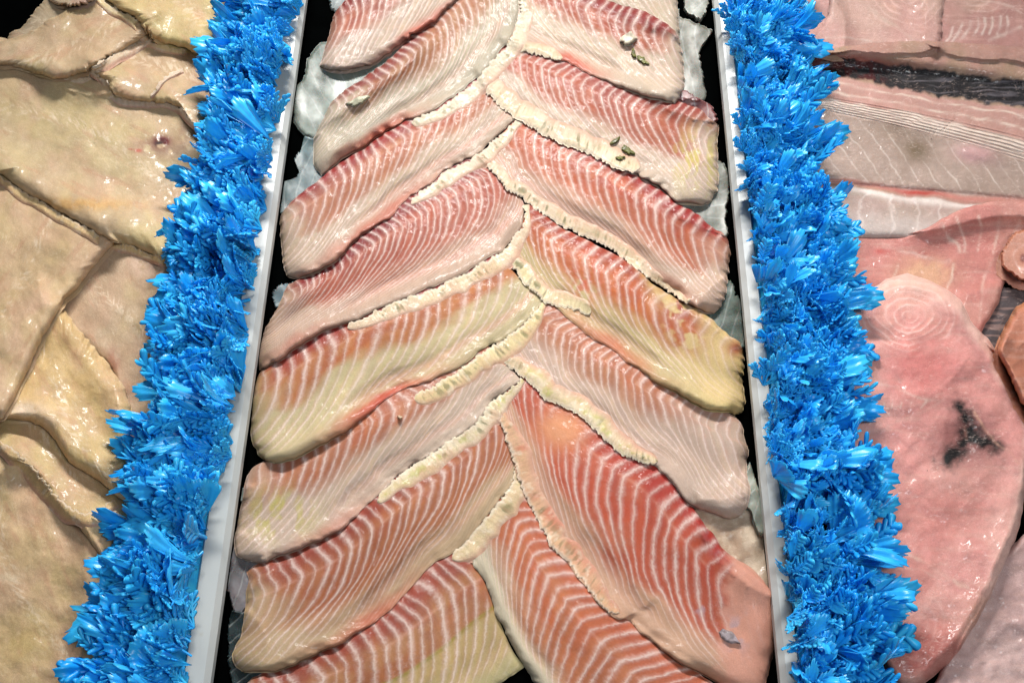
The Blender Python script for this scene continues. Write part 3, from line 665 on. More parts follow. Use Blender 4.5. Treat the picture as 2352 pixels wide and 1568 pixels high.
tilapia('deep orange red tilapia fillet on the right with moss flecked fringe ending in a curl', [(1195,262),(1250,272),(1320,312),(1400,356),(1472,402),(1502,422),(1547,458),(1592,488),(1622,509),(1661,536),(1672,552)],
    [(1094,362),(1121,380),(1145,404),(1163,431),(1193,446),(1217,467),(1250,488),(1292,515),(1337,536),(1367,551),(1397,566),(1427,587),(1457,608),(1493,638),(1517,653),(1547,671),(1574,692),(1600,703),(1616,716),(1640,719)],
    [(1195,262),(1150,310),(1094,362)], [(1672,552),(1677,584),(1674,614),(1670,653),(1664,683),(1652,707),(1640,719)],
    fringe=([(1094,356),(1121,382),(1145,406),(1163,433),(1193,448),(1217,469),(1250,490),(1292,517),(1337,538),(1367,553),(1397,568),(1427,589),(1457,610),(1493,640),(1517,655),(1547,673),(1574,694),(1588,690)], 34, 1.0, dict(col=(220,204,172), side=1, ends=(.6,.35))),
    seed=10, meat=(204,126,96), red=(168,60,56), redtop=1.0, pale=(212,182,162), pale_t=(.56,.84), N=26, lowred=(.3,.8,.15), pinkgroove=.7, th=.011, lean=.46)
tilapia('left tilapia fillet with grey flecked cream fringe, third from the top', [(1112,168),(1070,190),(1020,224),(960,258),(900,296),(830,342),(770,384),(714,424),(684,450),(660,474)],
    [(1192,272),(1125,327),(1089,358),(1032,388),(984,424),(936,456),(894,497),(834,539),(774,593),(732,620),(708,632),(684,641)],
    [(1112,168),(1150,230),(1192,272)], [(660,474),(646,492),(643,515),(645,545),(650,590),(651,617),(663,635),(684,641)],
    fringe=([(1194,270),(1127,331),(1089,362),(1032,392),(984,428),(940,462)], 34, .9, dict(col=(226,212,184), ends=(.5,.5))),
    seed=11, meat=(200,146,118), red=(162,68,66), redtop=1.0, pale=(208,186,166), pale_t=(.50,.74), pale_s=(.75,1.0), N=27, lowred=(.7,.62,.28), pinkgroove=.9, lean=.40)
tilapia('right tilapia fillet with a wide ruffled cream fringe and herb bits, second from the top', [(1150,92),(1180,92),(1260,112),(1350,150),(1456,196),(1550,228),(1581,240),(1612,250),(1628,268),(1652,288)],
    [(1094,160),(1104,184),(1122,212),(1154,243),(1185,268),(1216,287),(1257,312),(1300,331),(1347,349),(1394,374),(1425,387),(1462,399),(1472,406),(1519,431),(1550,459),(1581,465),(1606,471)],
    [(1150,92),(1115,128),(1094,160)], [(1652,288),(1650,305),(1648,328),(1648,359),(1650,406),(1647,437),(1628,465),(1606,471)],
    fringe=([(1094,156),(1104,186),(1122,214),(1154,245),(1185,270),(1216,289),(1257,314),(1300,333),(1347,351),(1394,376),(1425,389),(1464,402)], 50, 1.0, dict(col=(224,212,180), side=1, ends=(.7,.8))),
    seed=12, meat=(190,118,96), red=(158,74,70), redtop=.8, pale=(212,190,172), pale_t=(.56,.78), N=31, pinkgroove=.4, extra=ex_yellowstain(1600,370,50,60), lean=.40)
tilapia('uppermost right tilapia fillet carrying a white and green shred', [(1165,-120),(1280,-60),(1394,-2),(1484,28),(1534,58),(1557,76)],
    [(1140,88),(1157,97),(1200,115),(1244,125),(1287,141),(1300,143),(1347,165),(1394,184),(1456,212),(1512,229),(1550,234)],
    [(1165,-120),(1140,-20),(1140,88)], [(1557,76),(1564,109),(1569,140),(1573,187),(1566,212),(1550,234)],
    fringe=([(1140,90),(1157,99),(1200,117),(1244,127),(1288,143)], 30, 1.0, dict(col=(216,206,170), side=1, ends=(.8,.7))),
    seed=13, meat=(190,122,98), red=(150,58,56), redtop=1.0, pale=(216,196,176), pale_t=(.46,.66), pale_s=(.80,1.0), N=23, lowred=(.9,.42,.18), pinkgroove=.3, lean=.40)
tilapia('left tilapia fillet with thick ribbed cream fringe curving up to the top edge', [(1090,-120),(1030,-30),(960,62),(910,120),(865,160),(820,188),(784,214),(760,234)],
    [(1196,-60),(1192,0),(1190,42),(1167,98),(1122,148),(1077,198),(1022,238),(967,266),(938,274),(890,302),(840,332),(790,362),(737,402)],
    [(1090,-120),(1150,-110),(1196,-60)], [(760,234),(742,274),(721,317),(720,350),(722,383),(737,402)],
    fringe=([(1198,-60),(1194,0),(1192,42),(1167,101),(1122,151),(1077,201),(1022,241),(967,270),(944,274)], 36, .7, dict(col=(212,208,180))),
    seed=14, meat=(182,144,112), red=(146,72,70), redtop=.9, pale=(198,188,168), pale_t=(.55,.80), pale_s=(.72,.95), N=31, lowred=(.8,.76,.16), pinkgroove=.5, lean=.42)
tilapia('small uppermost left tilapia fillet, its blunt tail end over the ribbed one', [(1090,-140),(960,-95),(860,-45),(800,-5),(768,30)],
    [(1120,-70),(1050,0),(1000,45),(960,76),(905,115),(850,148),(800,160)],
    [(1090,-140),(1130,-110),(1120,-70)], [(768,30),(752,90),(737,140),(738,156),(765,162),(800,160)],
    seed=15, meat=(188,128,110), red=(146,62,62), redtop=.9, pale=(200,180,166), pale_t=(.42,.66), pale_s=(.85,1.1), N=24, lowred=(.8,.5,.22), pinkgroove=0, lean=.38)

# ------------------------------------------------------------------ catfish fillets, left tray
HM[:int((XL-.014-X0)/RES), :] = -.012
GC = 'pale yellowish catfish fillets in the left tray'
def cat_paint(base, alt, k=.7, ang=.3, veins=.4, marks=(), sc=90):
    ca, sa = math.cos(ang), math.sin(ang)
    def f(u, v, R, seed):
        n = fbm(u/sc, v/sc, seed, 4); m = fbm(u/14, v/14, seed+3, 3)
        a = u*ca+v*sa; b = -u*sa+v*ca
        c = mix(np.broadcast_to(lin(base), u.shape+(3,)), np.broadcast_to(lin(alt), u.shape+(3,)), smooth(.30, .68, n)*k)
        pk = smooth(.5, .75, fbm(u/60+9, v/60, seed+6, 3))
        c = mix(c, np.broadcast_to(lin((210, 174, 150)), c.shape), pk*.35)
        c = mix(c, np.broadcast_to(lin((208, 196, 136)), c.shape), .30*smooth(.5, .72, fbm(u/75+3, v/75, seed+16, 3)))
        c = mix(c, np.broadcast_to(lin((226, 206, 168)), c.shape), smooth(.90, 1, R+(m-.5)*.1)*.45)
        # branching pale veins along the middle
        vb = (b-b.mean())/70
        rn = np.abs(fbm(a/46+vb, b/22, seed+11, 4)-.5)
        c = mix(c, np.broadcast_to(lin((228, 210, 178)), c.shape), veins*np.exp(-(rn/.014)**2)*np.exp(-(vb+.5*np.sin(a/120))**2*2.2)*smooth(.40, .6, fbm(a/34, b/34, seed+13, 3)))
        c = mix(c, np.broadcast_to(lin((226, 210, 182)), c.shape), .14*smooth(.66, .80, fbm(a/9, b/3.5, seed+14, 2)))
        c = mix(c, np.broadcast_to(lin((240, 228, 204)), c.shape), .55*np.exp(-((vb+.35*np.sin(a/90+seed))/.20)**2)*smooth(.50, .66, fbm(a/11, (b+a*.6*np.sign(vb))/5, seed+15, 3)))
        c = mix(c, np.broadcast_to(lin((198, 152, 124)), c.shape), .35*smooth(.60, .78, fbm(a/70, b/16, seed+17, 3)))
        for (mx, my, wx, wy, mc, kk) in marks:
            q = np.clip(bump(u, mx, wx)*bump(v, my, wy)*1.3, 0, 1)*smooth(.3, .62, m+.15)
            c = mix(c, np.broadcast_to(lin(mc), c.shape), q*kk)
        c = c*(.94+.12*m)[..., None]
        st = np.stack([cm(a), cm(b), 0*u+seed*1.9], -1)
        return c, b/30, 0*u, st
    return f
def catfish(label, outline, base=(190,172,128), alt=(176,150,118), th=.009, seed=30, ang=.3, veins=.4, marks=(), fringes=(), cen=None, edge=.18, stiff=110):
    th = th*.78; edge = max(edge, .26)
    base = tuple(int(b*.62+.38*g) for b, g in zip(base, (228, 214, 176))); alt = tuple(int(b*.60+.40*g) for b, g in zip(alt, (226, 206, 174)))
    r = as_thing('catfish_fillet', label, 'fish fillet', GC, *(np.mean(np.array(outline), 0)))
    polar_piece('flesh', None, None, outline, cen=cen, th=th, seed=seed, na=520, nr=110, mat=M_CAT, paint=cat_paint(base, alt, .7, ang, veins, marks), edge=edge, stiff=stiff, root=r, zadd=lambda u, v, R: .0012*(fbm(u/70, v/70, seed+40, 2)-.5)*2, rag=2.5)
    for fr in fringes:
        make_fringe(r, fr[0], fr[1], seed+7, fr[3] if len(fr) > 3 else .0, col=fr[2], side=fr[4] if len(fr) > 4 else 1, rib=1.1, name='fatty_edge', thk=.0018, mat=M_FIN, ends=(.6,.6))
    return r
catfish('catfish fillet at the bottom of the pile, glimpsed in the lower left creases', [(-70,450),(200,500),(400,520),(470,700),(420,1000),(340,1300),(300,1680),(-70,1680)], (184,160,116), (160,136,104), seed=29, th=.006)
catfish('grey pink catfish tail showing in the dark top left corner', [(17,90),(30,72),(54,60),(91,10),(130,-10),(230,0),(260,60),(150,130),(40,130)], (158,146,126), (140,126,112), seed=30, th=.010, veins=.1)
catfish('narrow yellow catfish piece at the left edge under the low fatty strip', [(-60,1000),(0,985),(40,1010),(60,1060),(20,1110),(0,1120),(-60,1140)], (206,186,118), (196,170,110), seed=31)
catfish('grey catfish patch showing between the two white edged pieces near the top', [(110,180),(210,160),(260,180),(290,225),(250,250),(150,230)], (150,134,116), (140,124,108), seed=32, veins=0)
catfish('dark grey catfish patch near the blue foliage halfway down the left tray', [(380,590),(440,600),(490,700),(480,840),(400,860),(370,700)], (142,124,104), (120,104,88), seed=33, veins=.1)
catfish('bottom catfish piece half hidden under the blue foliage in the left tray', [(230,1120),(310,1140),(380,1200),(360,1500),(290,1640),(200,1600),(200,1300)], (186,160,112), (200,170,130), seed=34)
catfish('large pinkish catfish fillet filling the bottom left corner', [(-70,1020),(-10,1000),(60,1030),(130,1080),(200,1140),(240,1200),(262,1300),(268,1400),(265,1480),(300,1600),(100,1680),(-70,1660)], (196,168,124), (194,156,130), seed=35, ang=1.1, veins=.5, th=.016, marks=((20,1325,26,10,(222,206,176),.8),(60,1480,60,50,(180,160,100),.5)))
catfish('mottled grey pink catfish fillet with a white end beside the blue foliage', [(220,490),(330,500),(400,560),(412,655),(412,700),(405,800),(375,950),(305,1010),(280,960),(260,860),(205,800),(120,740),(80,680),(150,560)], (184,158,134), (166,142,120), seed=36, ang=1.0, veins=.5, marks=((350,600,45,30,(220,196,178),.9),(260,830,16,30,(170,100,86),.5),(285,920,10,40,(170,96,84),.5)))
catfish('long catfish strip with a thick fatty edge crossing the lower left', [(-60,900),(40,910),(130,950),(200,1020),(270,1070),(340,1110),(330,1230),(280,1350),(240,1290),(190,1220),(140,1170),(100,1110),(50,1060),(0,1035)], (198,174,118), (190,160,116), seed=37, ang=.8, veins=.6, th=.011,
    fringes=(([(262,1146),(215,1178),(178,1172),(140,1150),(105,1110),(60,1060),(0,1010),(-20,990)], 34, (214,190,134), 0, 1),))
catfish('bulging orange yellow catfish fillet in the middle of the left tray', [(100,660),(20,720),(-40,800),(-70,900),(-40,960),(50,964),(110,992),(160,1060),(230,1108),(300,1152),(330,1060),(312,990),(290,900),(262,852),(205,782),(155,720)], (208,174,112), (194,160,118), seed=38, ang=1.0, veins=.35, th=.018, edge=.35, marks=((60,940,40,16,(230,212,186),.9),(110,960,24,24,(226,204,174),.7)))
catfish('smooth pinkish catfish fillet at the left edge, narrowing downwards', [(-70,330),(0,350),(60,380),(130,420),(200,455),(285,500),(278,540),(250,574),(212,620),(155,690),(105,760),(65,850),(25,930),(-5,965),(-70,940)], (196,168,132), (206,172,144), seed=39, ang=2.2, veins=.25, th=.015, edge=.22)
catfish('largest catfish fillet, tan with a small dark blood spot and a yellow lower edge', [(-70,70),(0,85),(60,110),(130,130),(200,150),(262,160),(336,170),(400,190),(450,220),(500,280),(530,340),(530,450),(480,560),(398,606),(345,582),(300,562),(240,545),(190,515),(130,480),(60,440),(0,402),(-70,372)], (192,174,134), (182,156,130), seed=42, ang=.45, veins=.6, th=.016, edge=.14,
    marks=((350,340,60,24,(160,126,108),.6),(372,326,22,14,(110,44,42),1.2),(366,330,9,7,(60,12,16),1.6),(318,346,8,4,(186,84,66),.8),(300,343,5,2,(186,84,66),.7),(150,470,140,14,(212,168,92),.6),(430,300,22,30,(140,104,92),.6),(410,345,40,14,(140,120,100),.7)),
    fringes=(([(400,604),(345,584),(300,564),(240,547),(190,518),(130,484),(60,444),(0,404),(-60,372)], 24, (232,208,150), 0, 1),))
catfish('small curled catfish fillet with white ruffled edge near the top of the left tray', [(180,100),(240,70),(300,50),(360,30),(440,60),(510,110),(510,208),(485,322),(452,300),(428,262),(396,239),(333,232),(286,228),(258,212),(240,185),(205,165)], (180,156,122), (172,142,114), seed=40, ang=.5, veins=.3, th=.011, edge=.25,
    fringes=(([(470,300),(440,276),(420,250),(396,240),(370,234),(333,234),(286,230),(260,214),(242,186),(207,162)], 17, (218,204,176), 0, 1), ([(420,160),(395,168),(372,184),(356,205),(344,222)], 12, (214,200,172), 0, 1),))
catfish('catfish fillet with a double white edge in the top left', [(-60,130),(0,98),(40,84),(80,66),(161,18),(240,-20),(340,10),(380,50),(350,74),(302,104),(240,138),(205,160),(196,171),(128,181),(70,166),(20,150),(-60,150)], (182,160,128), (176,148,120), seed=41, ang=-.5, veins=.35, th=.012, edge=.2,
    fringes=(([(352,88),(302,108),(262,124),(235,140),(212,158),(198,173),(160,180),(128,183)], 22, (214,200,168), .1, 1),))
catfish('yellow catfish fillet with a cream edge at the top, beside the blue foliage', [(235,-10),(269,18),(312,42),(339,74),(356,91),(403,109),(430,112),(484,139),(540,160),(590,100),(570,-60),(300,-90)], (194,178,116), (186,162,112), seed=43, ang=.5, veins=.3, th=.016, edge=.2,
    fringes=(([(430,116),(403,111),(356,93),(339,78),(325,58),(300,38),(266,20),(230,-6),(200,-30)], 20, (226,212,158), 0, 1),))
catfish('sliver of white and grey fish at the very top of the left tray', [(100,-40),(118,4),(145,13),(180,12),(215,0),(222,-40)], (190,182,176), (150,120,126), seed=44, th=.008, veins=.1)

# ------------------------------------------------------------------ steaks, right tray
HM[int((XR+.014-X0)/RES):, :] = -.012
GS = 'pink fish steaks in the right tray'
def seg_dist(u, v, pts):
    d = np.full(u.shape, 1e9); sgn = np.zeros(u.shape)
    for (x0, y0), (x1, y1) in zip(pts[:-1], pts[1:]):
        L2 = (x1-x0)**2+(y1-y0)**2; t = np.clip(((u-x0)*(x1-x0)+(v-y0)*(y1-y0))/L2, 0, 1)
        dd = np.hypot(u-x0-t*(x1-x0), v-y0-t*(y1-y0)); d = np.minimum(d, dd)
    return d
def steak_paint(base, alt, rings=(), lines=(), marks=(), rim=None, k=.7, sc=80):
    """rings: (cx, cy, ax, ay, rot, spacing, rmax); lines: (points, width, colour, strength); marks as for the catfish"""
    def f(u, v, R, seed):
        n = fbm(u/sc, v/sc, seed, 4); m = fbm(u/16, v/16, seed+3, 3); fi = fbm(u/60, v/7, seed+4, 3)
        c = mix(np.broadcast_to(lin(base)*[1.04,1.0,1.0], u.shape+(3,)), np.broadcast_to(lin(alt), u.shape+(3,)), smooth(.30, .68, n)*k)
        c = mix(c, np.broadcast_to(lin((226, 190, 180)), c.shape), .30*smooth(.55, .75, fi))
        if rim is not None: c = mix(c, np.broadcast_to(lin(rim), c.shape), smooth(.88, .97, R+(m-.5)*.06)*.8)
        for (mx, my, wx, wy, mc, kk) in marks:
            q = np.clip(bump(u, mx, wx)*bump(v, my, wy)*1.3, 0, 1)
            q = np.clip(q*1.0+(m-.5)*.8*np.minimum(q*2, 1), 0, 1)
            c = mix(c, np.broadcast_to(lin(mc), c.shape), q*kk)
        ph = 0*u; sw = 0*u
        wu = u+34*(fbm(u/80, v/80, seed+20, 3)-.5); wv = v+34*(fbm(u/80+5, v/80, seed+21, 3)-.5)
        for (cx, cy, ax, ay, rot, spc, rmax, kk) in rings:
            a = (wu-cx)*math.cos(rot)+(wv-cy)*math.sin(rot); b = -(wu-cx)*math.sin(rot)+(wv-cy)*math.cos(rot)
            r = np.hypot(a/ax, b/ay); q = smooth(rmax, rmax*.5, r)*kk*(.25+.75*smooth(.35, .62, fbm(u/34, v/34, seed+23, 3)))
            ph = np.where(q > sw, r*ax/spc, ph); sw = np.maximum(sw, q)
        for (pts, wd, lc, kk) in lines:
            d = seg_dist(wu, wv, pts)+(m-.5)*wd*(.9 if sum(lc) > 120 else 1.7)
            mod = 1.0 if sum(lc) < 120 else .35+.65*smooth(.35, .62, fbm(u/24, v/24, seed+31, 3))
            c = mix(c, np.broadcast_to(lin(lc), c.shape), np.exp(-np.clip(d/(wd*(.8 if sum(lc) > 120 else 1)), 0, 9)**2)*kk*mod)
        c = c*(.93+.14*m)[..., None]
        return c, ph, sw
    return f
def steak(label, outline, base, alt, th=.011, seed=60, cen=None, edge=.10, name='fish_steak', cat='fish steak', na=300, nr=70, zadd=None, stiff=45, **kw):
    return polar_piece(name, label, cat, outline, cen=cen, th=th, seed=seed, mat=M_SWO, paint=steak_paint(base, alt, **kw), edge=edge, group=GS, stiff=stiff, rag=1.8, na=na, nr=nr, zadd=zadd)
steak('dark grey film showing in the gap between the pink steaks', [(2210,680),(2340,660),(2400,720),(2330,820),(2260,830),(2200,760)], (104,98,102), (70,66,72), th=.006, seed=60)  # grey film over the floor in the gap, built as a thin piece
steak('small pink steak at the top, beside the blue foliage', [(1760,-60),(1900,-60),(1912,0),(1940,60),(1930,150),(1850,170),(1790,150),(1750,0)], (196,158,152), (204,166,162), th=.006, seed=61, lines=(([(1800,30),(1860,50),(1890,60)], 3, (214,184,176), .6), ([(1810,60),(1850,85)], 3, (214,184,176), .5)))
steak('pale steak at the top right corner with white ridged edge', [(2110,-60),(2110,60),(2110,130),(2200,160),(2300,165),(2430,165),(2430,-60)], (186,158,148), (190,140,138), th=.006, seed=62, rings=((2230,-10,60,34,.3,24,2.6,.3),),
    lines=tuple(([(2170+i*20,98-i*2),(2186+i*19,80-i*3),(2192+i*18,62-i*3)], 4.0, (232,214,208), .85) for i in range(8))+(([(2270,104),(2310,82),(2352,60)], 5, (232,214,206), .8), ([(2240,0),(2300,10),(2352,28)], 3, (222,200,192), .6)))
steak('pale pink steak with fine growth rings, top middle of the right tray', [(1905,-60),(1906,10),(1890,58),(1850,98),(1840,130),(1950,150),(2050,155),(2130,150),(2158,105),(2165,50),(2168,0),(2166,-60)], (200,164,158), (208,180,170), th=.006, seed=63,
    rings=((2080,-10,46,34,.3,21,3.0,.42),), lines=(([(1960,0),(2000,30),(2060,62),(2100,92)], 4, (214,192,182), .6), ([(1880,85),(1940,80),(2010,92)], 3, (224,208,200), .7)))
# loin with blood line
def loin_paint(u, v, R, seed):
    v0 = v; v = v+26*(fbm(u/130, v/90, seed+40, 2)-.5)+9*(fbm(u/36, v/30, seed+41, 2)-.5)
    n = fbm(u/80, v/40, seed, 4); m = fbm(u/14, v/14, seed+3, 3); fi = fbm(u/70, v/5, seed+5, 4)
    sh = lambda c: np.broadcast_to(lin(c), u.shape+(3,))
    x = u-1870
    c = mix(sh((176,150,130)), sh((186,148,138)), smooth(.3, .7, n))
    bc = 152+x*.09+.00009*x*x; bw = 20+.035*x
    db = np.abs(v-bc)/bw
    chev = smooth(.35, .65, vnoise((x+np.abs(v-bc)*-1.2)/30, v*0+2, 5))
    dark = smooth(1.15, .80, db+(m-.5)*.5)
    reddish = smooth(2060, 1960, u+(n-.5)*60)
    dc = mix(mix(sh((22,20,24)), sh((120,118,128)), (1-chev)*.55*smooth(.5, .75, fi)+.03), sh((78,22,24)), reddish*smooth(.3, .6, m))  # blue-white sheen of the chevrons painted over the black
    c = mix(c, sh((160,88,78)), smooth(1.7, 1.0, db)*(v < bc)*smooth(2180, 2000, u)*.8)
    # pink area with pale threads under the blood line
    l1 = bc+bw+6; l2 = 246+x*.19+.00012*x*x
    inn = smooth(0, 8, v-l1+6)*smooth(6, -4, v-l2)
    c = mix(c, sh((202,160,152)), inn*.9)
    fr = np.clip((v-l1)/np.maximum(l2-l1, 10), 0, 1.2)
    thr = bump((fr*4+.5*(n-.5)) % 1, .5, .14)*(.25+.75*smooth(.35, .6, fi))
    c = mix(c, sh((238,222,210)), inn*thr*.85)
    bund = smooth(.55, .65, fr)*inn
    c = mix(c, sh((246,236,226)), bund*.85); c = mix(c, sh((120,88,80)), bund*bump((fr*11+.4*(n-.5)) % 1, .5, .13)*.8)
    # grey panel with slanting pale septa
    pan = smooth(0, 5, v-l2)*smooth(414+x*.10, 406+x*.10, v)
    c = mix(c, mix(sh((176,158,148)), sh((188,170,160)), smooth(.2, .8, fi*.5+n*.5)), pan)
    dg = (u-(v-250)*.72+12*(n-.5)*2)/42
    c = mix(c, sh((216,204,196)), pan*bump(dg % 1, .5, .05)*(.35+.65*smooth(.4, .55, fbm(u/20, v/20, 8, 3)))*.9)
    c = mix(c, sh((104,88,58)), pan*np.clip(bump(u, 2105, 34)*bump(v, 345, 26)+.5*bump(u, 2060, 60)*bump(v, 300, 24), 0, 1)*.8)
    bmp = np.clip(bump((u-2240)*.95+(v-352)*.3, 0, 44)*bump(v-352-(u-2240)*.2, 0, 20)*1.3, 0, 1)
    c = mix(c, sh((216,176,178)), bmp*.9)
    # red seam and pale foot
    rs = 418+x*.085+8*(n-.5)
    c = mix(c, sh((202,138,130)), bump(v, rs, 9)*.85); c = mix(c, sh((184,60,52)), bump(v, rs+2, 5)*bump(u, 2110, 50)*.9)
    c = mix(c, sh((222,200,192)), bump(v, rs-11, 3)*.7*smooth(.4, .6, m)); 
    ft = smooth(rs+9, rs+16, v)
    c = mix(c, sh((204,194,190)), ft*(.5+.5*smooth(470, 520, v)))
    c = mix(c, sh((238,230,226)), ft*np.clip(bump(((u+ (v-440)*.1+60*n)/62) % 1, .5, .06)*.5+bump(v, rs+18, 7), 0, 1))
    c = mix(c, dc, dark)
    c = c*(.93+.14*m)[..., None]
    st = np.stack([cm(u), cm(v), 0*u+seed], -1)
    return c, 0*u, 0*u, st
def loin_z(u, v, R):
    x = u-1870; bc = 152+x*.09+.00009*x*x; l2 = 246+x*.19+.00012*x*x
    fr = (v-(bc+30))/np.maximum(l2-bc-30, 10)
    return (.003*bump(v, bc-42, 18)-.0035*bump(v, bc, 22)+.0022*bump(fr, .85, .25)+.0005*np.cos(fr*14*2*np.pi)*smooth(.5, .6, fr)*(fr < 1.02)
            -.0018*bump(v, 418+x*.085, 7)+.003*bump((u-2240)*.95, 0, 44)*bump(v-352-(u-2240)*.2, 0, 18))
polar_piece('fish_loin', 'wide fish loin with a dark blood line and white fat threads in the upper right', 'fish loin',
    [(1830,130),(1870,124),(1950,105),(2050,96),(2150,94),(2250,102),(2352,109),(2440,114),(2440,530),(2352,520),(2300,520),(2230,530),(2150,550),(2100,555),(2050,550),(1980,550),(1905,540),(1870,460),(1840,300)],
    cen=(2140,320), th=.010, seed=64, mat=M_SWO, paint=loin_paint, edge=.10, group=GS, stiff=40, na=1000, nr=170, rag=1, zadd=loin_z, lump=.4)
steak('pink steak with white curved flake lines, right of centre in the right tray', [(1900,545),(1980,542),(2050,545),(2120,528),(2160,505),(2230,474),(2300,462),(2352,462),(2440,466),(2440,660),(2352,640),(2318,640),(2290,700),(2258,758),(2215,850),(2150,930),(2060,960),(1980,940),(1930,850),(1900,700)], (202,140,134), (214,164,154), seed=65, cen=(2180,600), th=.006,
    lines=(([(2168,520),(2172,545),(2200,586)], 3.5, (232,206,196), .85), ([(2200,500),(2204,540),(2208,582)], 3.5, (236,212,202), .85), ([(2250,495),(2246,540),(2240,580)], 3.5, (236,212,202), .85), ([(2300,505),(2286,540),(2278,582)], 3.5, (236,212,202), .85), ([(2345,510),(2318,550),(2305,590)], 3.5, (236,212,202), .8), ([(2020,560),(2070,570),(2130,590),(2180,600)], 5, (226,200,192), .6), ([(2270,600),(2250,680),(2240,740)], 4, (224,190,180), .7), ([(2052,598),(2046,640),(2060,680)], 3, (232,210,196), .7), ([(2192,610),(2180,660)], 4, (240,222,206), .9)),
    marks=((2125,632,60,34,(226,182,150),.9),(2030,577,20,6,(190,70,66),.7),(2112,583,16,4,(190,70,66),.6)))
steak('round steak end with an orange rim and a small hole at the right edge', [(2300,610),(2305,570),(2340,530),(2400,520),(2440,560),(2440,640),(2380,650),(2340,640)], (208,150,136), (212,160,140), seed=66, th=.014, edge=.08, marks=((2349,592,5,9,(130,50,46),1.0),), rim=(196,124,82), rings=((2349,592,30,30,0,26,2.0,.6),), na=200, nr=50)
steak('pinkish grey wet steak with glassy bubbles in the bottom right corner', [(2270,1330),(2325,1250),(2440,1210),(2440,1680),(2120,1680),(2160,1540),(2220,1430)], (214,190,188), (190,160,160), th=.008, seed=67, marks=((2310,1470,40,30,(180,160,160),.6),), zadd=lambda u, v, R: .0022*(fbm(u/40, v/34, 70, 2)-.5)*2)
big = steak('largest pink steak with oval growth rings and a hollow painted black, lower right', [(2085,627),(2042,638),(1999,662),(1960,692),(1935,740),(1925,800),(1920,900),(1925,1000),(1935,1100),(1950,1200),(1975,1300),(2000,1400),(2020,1500),(2060,1575),(2114,1575),(2186,1512),(2237,1440),(2276,1368),(2312,1280),(2340,1215),(2356,1130),(2368,1060),(2372,980),(2352,932),(2323,884),(2296,838),(2282,796),(2258,766),(2232,737),(2203,686),(2150,650)],
    (220,160,156), (232,186,178), seed=68, cen=(2130,1080), th=.017, stiff=330, edge=.07, na=800, nr=200, rim=(238,204,194), sc=110,
    rings=((2090,725,30,22,.25,18,5.0,.55), (2120,1440,26,34,.2,19,4.0,.12)),
    marks=((2215,1015,62,58,(132,84,84),.75),(2130,1500,110,70,(176,92,84),.8),(2080,1330,70,60,(204,120,116),.5),(2120,840,70,60,(226,132,130),.6),(2150,1180,100,80,(206,128,118),.4),(2260,1430,40,60,(170,110,76),.5)),
    lines=(([(2205,945),(2222,975),(2246,1008),(2276,1024)], 21, (20,20,22), 1.0), ([(2240,1006),(2212,1024),(2184,1052)], 24, (20,20,22), 1.0), ([(2215,985),(2222,1012)], 5, (150,110,100), .7), ([(2010,880),(2050,890),(2110,915),(2150,930)], 4, (230,196,188), .7), ([(2030,1238),(2080,1270),(2140,1300),(2200,1335),(2250,1370)], 5, (232,196,184), .8), ([(2050,1310),(2110,1305),(2180,1330)], 3, (226,190,180), .6), ([(2352,1083),(2310,1045),(2287,1022),(2262,980),(2240,950)], 4, (226,180,160), .7), ([(2000,945),(2100,935),(2200,900),(2290,880)], 4, (226,180,172), .5), ([(1990,1010),(2080,965),(2160,930)], 5, (226,184,176), .5),  # darkness of the torn hollow painted in as thick black lines
           ([(2030,935),(2032,925)], 3, (244,220,210), .55), ([(2050,940),(2054,928)], 3, (244,220,210), .55), ([(2072,940),(2076,928)], 3, (244,220,210), .55), ([(2094,940),(2098,928)], 3, (244,220,210), .55), ([(2118,938),(2124,922)], 3.5, (244,220,210), .55)),
    zadd=lambda u, v, R: -.003*bump(u, 2215, 34)*bump(v, 1015, 46)+.0018*bump(u, 2000, 40)*bump(v, 925, 30))
steak('orange rimmed steak cut off by the right edge, beside the largest one', [(2440,660),(2352,694),(2323,722),(2300,770),(2293,812),(2318,866),(2352,931),(2440,1020)], (212,150,122), (206,140,118), seed=69, cen=(2390,820), th=.018, edge=.16, rim=(206,140,92), na=200, nr=60)

# ------------------------------------------------------------------ herb bits and shreds
def bit(name, label, cat, u, v, r, col, seed, th=.0015, ang=0, asp=.5, group=None, mat=None):
    a = np.linspace(0, 2*math.pi, 12, endpoint=False); rs = np.random.RandomState(seed)
    rr = r*(.65+.6*rs.rand(12)); x = np.cos(a)*rr; y = np.sin(a)*rr*asp
    pts = [(u+x[i]*math.cos(ang)-y[i]*math.sin(ang), v+x[i]*math.sin(ang)+y[i]*math.cos(ang)) for i in range(12)]
    return polar_piece(name, label, cat, pts, th=th, seed=seed, mat=mat or M_CAT, paint=pale_paint(col, tuple(int(c*.7) for c in col), .8, 8), edge=.5, stiff=2, na=36, nr=8, rag=1.0, group=group, relief=.3, splat=False)
bit('fish_shred', 'white shred with green tips on the uppermost right fillet', 'fish shred', 1441, 88, 24, (222,220,200), 201, .0035, -.35, .55)
for (u, v, r, an, lb) in ((1476,138,17,.7,'olive herb bit on the uppermost right fillet, right of the white shred'), (1456,123,13,1.3,'thin green herb bit just below the white shred'), (1414,323,15,-.6,'curved green herb bit above the fringe of the second right fillet'),
                          (1440,345,20,.55,'yellow green herb bit lying on the fringe of the second right fillet'), (1424,362,12,-.1,'dark green herb bit at the fringe end of the second right fillet')):
    bit('herb_bit', lb, 'herb', u, v, r, (112,116,50), int(u), .0012, an, .35, 'green herb bits on the fillets')
bit('fish_shred', 'tiny white crumb on the left fillet with yellow green fringe', 'fish shred', 919, 957, 6, (228,210,180), 202, .002, .5, .6)
